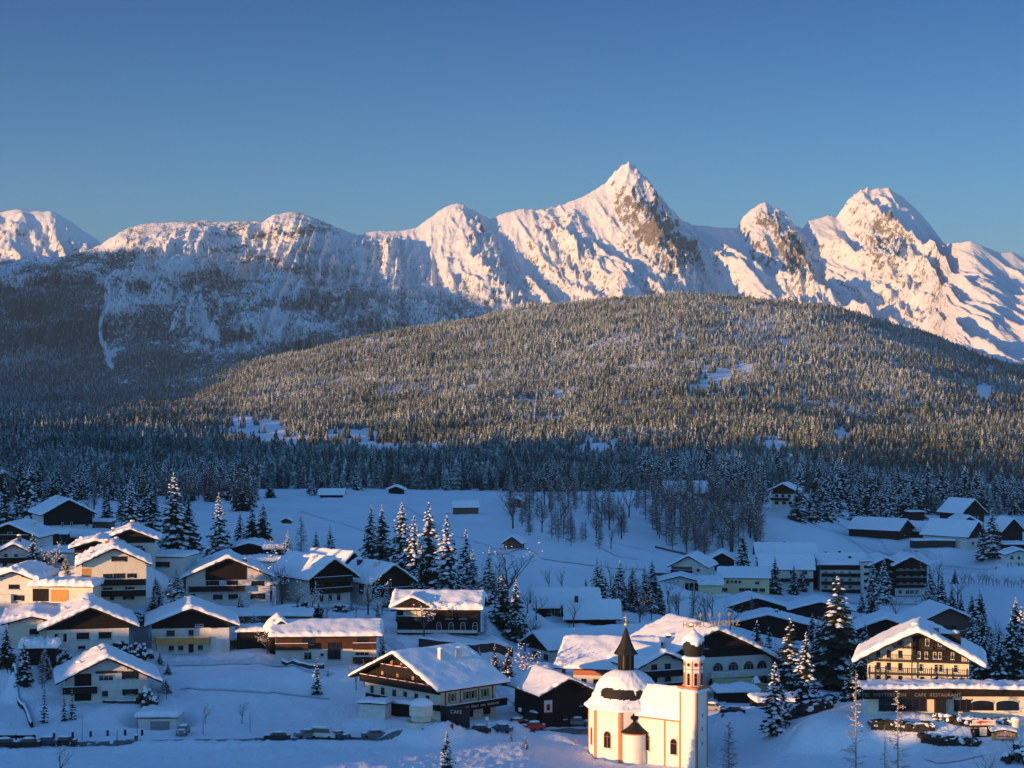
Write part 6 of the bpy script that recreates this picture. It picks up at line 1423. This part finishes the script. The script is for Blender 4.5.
def props():
    # road and ploughed yard
    ribbon('road', [(-40,748),(30,746),(80,745),(134,742.5)], 2.6, 'road')
    ribbon('road', [(134,742.5),(200,741.5),(262,741)], .9, 'road_thin'); ribbon('road', [(255,741),(300,740.5),(345,739),(400,738)], 2.2, 'road')
    ribbon('car_park', [(428,735),(470,732),(520,729),(590,733)], 3.2, 'road')
    ribbon('path', [(719,700),(712,712),(706,726),(703,742),(702,760)], 3.0, 'packed'); ribbon('path', [(488,554),(560,562),(640,569),(668,573)], 2.2, 'packed', lift=.12); ribbon('path', [(596,545),(615,556),(640,560)], 1.2, 'packed', lift=.12)
    for pts, w_ in (([(118,660),(160,664),(215,664),(262,662),(330,676)],2.6),([(2,612),(60,612),(140,611),(185,610),(215,612)],2.6),([(150,690),(158,672),(150,655),(140,640),(146,618)],2.4),([(386,640),(400,650),(440,664),(500,690),(530,712)],2.4),([(560,640),(600,636),(650,628)],2.4),
                    ([(640,604),(700,600),(760,600),(830,602),(930,604)],3.0),([(430,632),(480,640),(520,640)],2.2),([(0,588),(40,574),(75,566)],2.2),([(880,552),(930,556),(1024,566)],3.0),([(280,606),(340,608),(420,612)],2.2)): ribbon('path', pts, w_, 'lane')
    for pts in ([(300,512),(360,530),(420,560)],[(560,520),(600,540),(655,552)],[(790,515),(830,530),(900,560),(960,575)],[(800,516),(850,540),(930,580)],[(180,690),(260,694),(330,700)],[(400,505),(450,535),(520,560)],[(830,520),(900,552),(1000,572)]): ribbon('path', pts, .7, 'lane', lift=.10)
    ribbon('path', [(930,762),(980,754),(1030,742)], 3.5, 'packed')
    for k, (c, row) in enumerate(((54,739),(72.5,738),(90.5,737),(107.5,736),(125,736),(142,736))):
        p = on_ground(c, row); lab = ['dark roadside bollard nearest the snowed-in cars','second dark bollard from the snowed-in cars','third dark bollard, left of the street lamp by the road','dark bollard just left of the street lamp by the road','dark bollard just right of the street lamp by the road','dark bollard beside the roadside garage'][k]
        r = empty('bollard', p, 0, lab, 'bollard', 'bollards along the road'); b = MB(); b.lathe([(.20,-.5),(.20,.75),(.17,1.0),(.03,1.06)], n=10); b.build('post', M['black_timber'], r)
        b = MB(); b.lathe([(.18,.98),(.19,1.04),(.12,1.16),(.01,1.2)], n=10); b.build('snow_cap', M['roof_snow'], r)
    street_lamp(117, 744, 'short street lamp by the snowed-in road, its head catching the light', 1.9)
    street_lamp(487, 735, 'street lamp in front of the cafe entrance', 2.2); street_lamp(520, 726, 'street lamp at the car park between cafe and barn', 2.4)
    for c, row, h, lab in ((82,741,26,'thin bare pole among the bollards'),(137,736,20,'thin pole left of the roadside garage'),(203,735,18,'thin stake beside the left fruit tree'),(250,733,20,'thin stake beside the right fruit tree'),(656,612,22,'mast with a round dish above the sunlit hotel roof')):
        p = on_ground(c, row); r = empty('pole', p, 0, lab, 'pole'); b = MB(); hh = h*p.y/F; b.tube((0,0,-.6),(0,0,hh),.06,.03,6); b.build('shaft', M['bark'], r)
        if c == 656: b = MB(); b.lathe([(.0,0),(.5,.08),(.8,.3),(.85,.34)], n=16); d = b.build('dish', M['frame'], r, loc=(0,0,hh*.35)); d.rotation_euler = (R(80), 0, 0)
        else: b = MB(); lump_cap(b, 0, 0, hh, .12, 0, 1); b.build('snow_cap', M['roof_snow'], r)
    p = on_ground(16, 741); r = empty('timber_barrier', p, 0, 'low dark timber barrier with snow beside the snowed-in cars', 'barrier'); b = MB(); b.box(-3.2,3.2,-.1,.1,.35,.85); b.build('beam', M['black_timber'], r)
    for x in (-2.9, 0, 2.9): b = MB(); b.box(x-.12,x+.12,-.22,-.105,-.5,.95); b.build('post', M['black_timber'], r)
    b = MB(); b.box(-3.2,3.2,-.13,.13,.852,1.0); b.build('snow_crest', M['roof_snow'], r)
    p = on_ground(136, 741); r = empty('litter_bin', p, 0, 'small brown bin by the garage drive', 'bin'); b = MB(); b.lathe([(.28,-.3),(.33,.8),(.35,.82)], n=12); b.build('bin', M['old_wood'], r); b = MB(); lump_cap(b,0,0,.8,.4,0,1); b.build('snow_cap', M['roof_snow'], r, smooth=True)
    # walls, hedges and fences
    hedge_wall('retaining_wall', [(419,648),(440,651),(470,656),(512,657)], .8, 1.7, 'dark_stone', 'dark retaining wall below the garden of the arcaded house', 'retaining wall', snow=.3, rough=.06)
    hedge_wall('retaining_wall', [(283,665),(300,668),(324,669)], .7, .8, 'dark_stone', 'low dark wall under the bay of the twin-bayed chalet', 'retaining wall', snow=.3, rough=.08, seed=3)
    hedge_wall('garden_fence', [(1,658),(9,676),(17,694),(24,710),(32,728)], .35, .75, 'black_timber', 'low dark fence climbing the slope at the left edge', 'fence', snow=.45, rough=.35, seed=4)
    hedge_wall('garden_hedge', [(28,664),(45,666),(64,664)], 1.2, 1.3, 'hedge', 'clipped dark hedge below the snowy carport', 'hedge', snow=.35, rough=.3, seed=6)
    hedge_wall('plank_fence', [(230,646),(242,646),(252,645)], .15, 1.0, 'orange', 'short orange plank fence in front of the garage roof', 'fence', snow=.15, rough=.0, seed=6)
    hedge_wall('hedge', [(871,727),(890,728),(915,729),(934,729)], 1.6, .8, 'hedge', 'long dark clipped hedge below the restaurant wing', 'hedge', snow=.12, rough=.25, seed=7)
    hedge_wall('hedge', [(921,742),(940,743.5),(960,745),(978,746)], 1.2, .6, 'hedge', 'lower dark hedge strip pointing at the orange kiosk', 'hedge', snow=.12, rough=.25, seed=8)
    hedge_wall('hedge', [(936,722),(960,725),(985,727),(1008,728)], 1.5, 1.0, 'hedge', 'dark snow-topped hedge along the terrace by the stone column', 'hedge', snow=.35, rough=.3, seed=9)
    hedge_wall('hedge', [(784,720),(800,717),(815,713),(829,708)], 2.2, 1.0, 'hedge', 'dark curved hedge on the white slope right of the lit spruce', 'hedge', snow=.0, rough=.3, seed=10)
    hedge_wall('hedge', [(792,712),(815,707),(836,700)], 1.0, 1.0, 'hedge', 'upper dark hedge band behind the curved one', 'hedge', snow=.3, rough=.4, seed=11)
    hedge_wall('field_fence', [(655,548),(690,556),(712,560)], .3, .9, 'old_wood', 'thin field fence below the larch grove', 'fence', snow=.1, rough=.3, seed=12)
    hedge_wall('terrace_edge', [(218,610),(240,612),(275,612),(320,609)], 1.0, .5, 'dark_stone', 'snow-covered terrace edge under the red-chimneyed chalet', 'wall', snow=.5, rough=.15, seed=13)
    hedge_wall('low_wall', [(96,702),(118,704),(138,704)], .5, .5, 'dark_stone', 'dark plinth wall at the foot of the lowest chalet', 'wall', snow=.1, rough=.1, seed=14)
    # cars
    car(3,748,'car','car_black',4,'dark car cut by the left edge on the snowed-in road'); car(27,748,'car','car_black',3,'dark car half drifted over, second from the left edge'); car(45,746,'car','car_blue',0,'dark hatch parked between the drifted car and the last one in the left row',None)
    car(63,746,'car','car_black',-4,'last dark car at the right end of the left row')
    car(183,735,'car','car_grey',90,'car fully capped with snow beside the roadside garage')
    car(277,741,'car','car_black',2,'long black car parked alone by the road left of the white van'); car(307,739,'car','car_grey',25,'grey car with a red tail light next to the white van')
    car(323,739,'van','car_white',165,'white van catching the light by the road',cat='van'); car(337,740,'car','car_blue',160,'dark blue car right behind the white van'); car(374,739,'car','car_grey',10,'silver car with red lights standing alone left of the cafe')
    car(533,731,'car','car_red',8,'red car low behind the snow heap at the car park'); car(534,723,'van','car_black',-60,'tall black van at the car park, left one',cat='van'); car(548,724,'van','car_black',85,'tall black van facing the viewer with snow behind it',cat='van')
    car(567,726,'car','car_yellow',-150,'yellowish car in front of the black barn'); car(578,727,'car','car_grey',170,'grey car between the yellowish one and the church')
    car(478,734,'car','car_black',6,'dark car in the shade of the cafe sign'); car(500,733,'car','car_blue',-12,'dark blue car at the corner of the cafe'); car(516,727,'car','car_black',20,'dark car at the far end of the cafe yard')
    car(712,711,'car','car_grey',-35,'grey car with bright lamp behind the church tower'); car(733,715,'car','car_black',-10,'black car parked by the path right of the church tower')
    # people
    person(723,725,'coat_red','person in a red jacket walking up the path right of the church',20); person(974,742,'coat_dark','dark-clad person standing by the red and white stand',0,0)
    for c, row, col, lab, yw in ((996,572,'coat_dark','walker alone on the far right meadow',80),(1008,568,'coat_blue','left one of two walkers side by side on the far meadow',60),(1011,568,'coat_dark','right one of two walkers side by side on the far meadow',60),(1019,569,'coat_dark','walker nearest the right edge on the far meadow',-80),(936,549,'coat_dark','tiny walker below the far white wing',10),(788,519,'coat_dark','left one of two walkers below the crest chalet',30),(798,519,'coat_dark','right one of two walkers below the crest chalet',30),
                       (497,735,'coat_blue','person in blue by the dark cars at the cafe',40),(452,735,'coat_red','person in red before the cafe board',-30)):
        person(c, row, col, lab, yw)
    # the orange kiosk, the stand behind it and the stone column
    p = on_ground(1004, 748); r = empty('kiosk', p, R(-6), 'orange wooden kiosk with a red and white arrow sign', 'kiosk')
    b = MB(); b.prism([(-1.7,-1),(1.7,-1),(1.7,1.95),(0,2.3),(-1.7,1.95)][::-1], 0, 2.4); b.build('wall', M['orange'], r)
    rf = MB(); rf.prism([(-1.95,1.93),(0,2.32),(1.95,1.93),(1.95,2.0),(0,2.4),(-1.95,2.0)][::-1], -.3, 2.6); ro = rf.build('roof', M['timber'], r); snow_slab(ro, 3.5, 2.4, 2.42, 0, .2, .2, .2, .2, .25, .2, .3, 3)
    b = MB(); b.box(-1.1,1.15,-.07,-.004,1.1,1.75); sg = b.build('sign', M['sign_white'], r)
    b = MB(); b.prism([(-.95,1.32),(.5,1.38),(.45,1.2),(1.0,1.36),(.3,1.72),(.42,1.55),(-.9,1.58)][::-1], -.1, -.074); b.build('arrow', M['sign_red'], sg)
    b = MB(); b.prism([(.1,1.15),(.95,1.3),(.55,1.25),(.3,1.2)][::-1], -.09, -.073, 0); b.build('stroke', M['car_blue'], sg)
    b = MB(); b.box(-.28,.05,-.06,-.004,-.3,1.0); b.build('door', M['metal'], r)
    p = on_ground(983, 739); r = empty('refreshment_stand', p, 0, 'dark stand with a red and white striped board left of the orange kiosk', 'stand')
    b = MB(); b.box(-1.6,1.6,0,1.8,-1,1.1); b.box(-1.5,-1.35,0,.15,1.1,2.0); b.box(1.35,1.5,0,.15,1.1,2.0); b.build('counter', M['black_timber'], r)
    b = MB(); b.box(-1.6,1.9,-.1,.05,1.9,2.75); sg = b.build('sign', M['sign_white'], r); b = MB(); b.prism([(-1.1,2.3),(-.4,2.62),(1.6,2.38),(-.3,2.28),(-.2,2.08)][::-1], -.14, -.104); b.build('arrow', M['sign_red'], sg)
    b = MB(); b.box(-.5,.6,-.05,-.004,.3,1.6); b.build('panel', M['cream'], r)
    p = on_ground(1016, 738); r = empty('stone_column', p, 0, 'thick pale stone column capped with snow behind the orange kiosk', 'column')
    b = MB(); b.lathe([(.62,-1),(.60,2.3),(.72,2.4),(.72,2.7)], n=20); b.build('shaft', M['cream'], r, smooth=False); b = MB(); lump_cap(b, 0, 0, 2.7, .8, 0, 2); b.build('snow_cap', M['roof_snow'], r, smooth=True)
    r = empty('signpost', on_ground(576, 747), 0, 'small reddish marker post on the bright snow left of the church', 'signpost'); b = MB(); b.tube((0,0,-.4),(0,0,1.1),.05,.05,6); b.build('post', M['old_wood'], r); b = MB(); b.box(-.18,.18,-.07,-.055,.75,1.15); b.build('sign', M['sign_red'], r)
M['lane'] = simple('trodden_snow', (.66,.70,.77), (.50,.53,.58), .7, .8, .5, 3)
M['packed'] = simple('packed_snow', (.74,.78,.84), (.66,.70,.77), .6, 1.2, .4, 5)
M['road_thin'] = simple('gritty_snow_edge', (.30,.31,.33), (.10,.10,.105), .9, .5, .3, 8)
def haze():
    if HAZE <= 0: return
    m = bpy.data.materials.new('haze'); m.use_nodes = True; nt = m.node_tree; nt.nodes.clear()
    o = nt.nodes.new('ShaderNodeOutputMaterial'); v = nt.nodes.new('ShaderNodeVolumePrincipled'); v.inputs['Color'].default_value = (.45,.70,1,1); v.inputs['Density'].default_value = HAZE; v.inputs['Anisotropy'].default_value = .0
    L(nt, v.outputs[0], o.inputs['Volume']); b = MB(); b.box(-13000, 13000, -1500, 12500, -60, 1250); h = b.build('haze', m); tag(h, kind='stuff', label='thin cold evening haze over the valley')
village(); church(); right_hotel(); cafe(); back_hotel()
build_ground(); build_mountains(); build_shade_blocker(); build_woods(); plant_trees(); props(); haze()
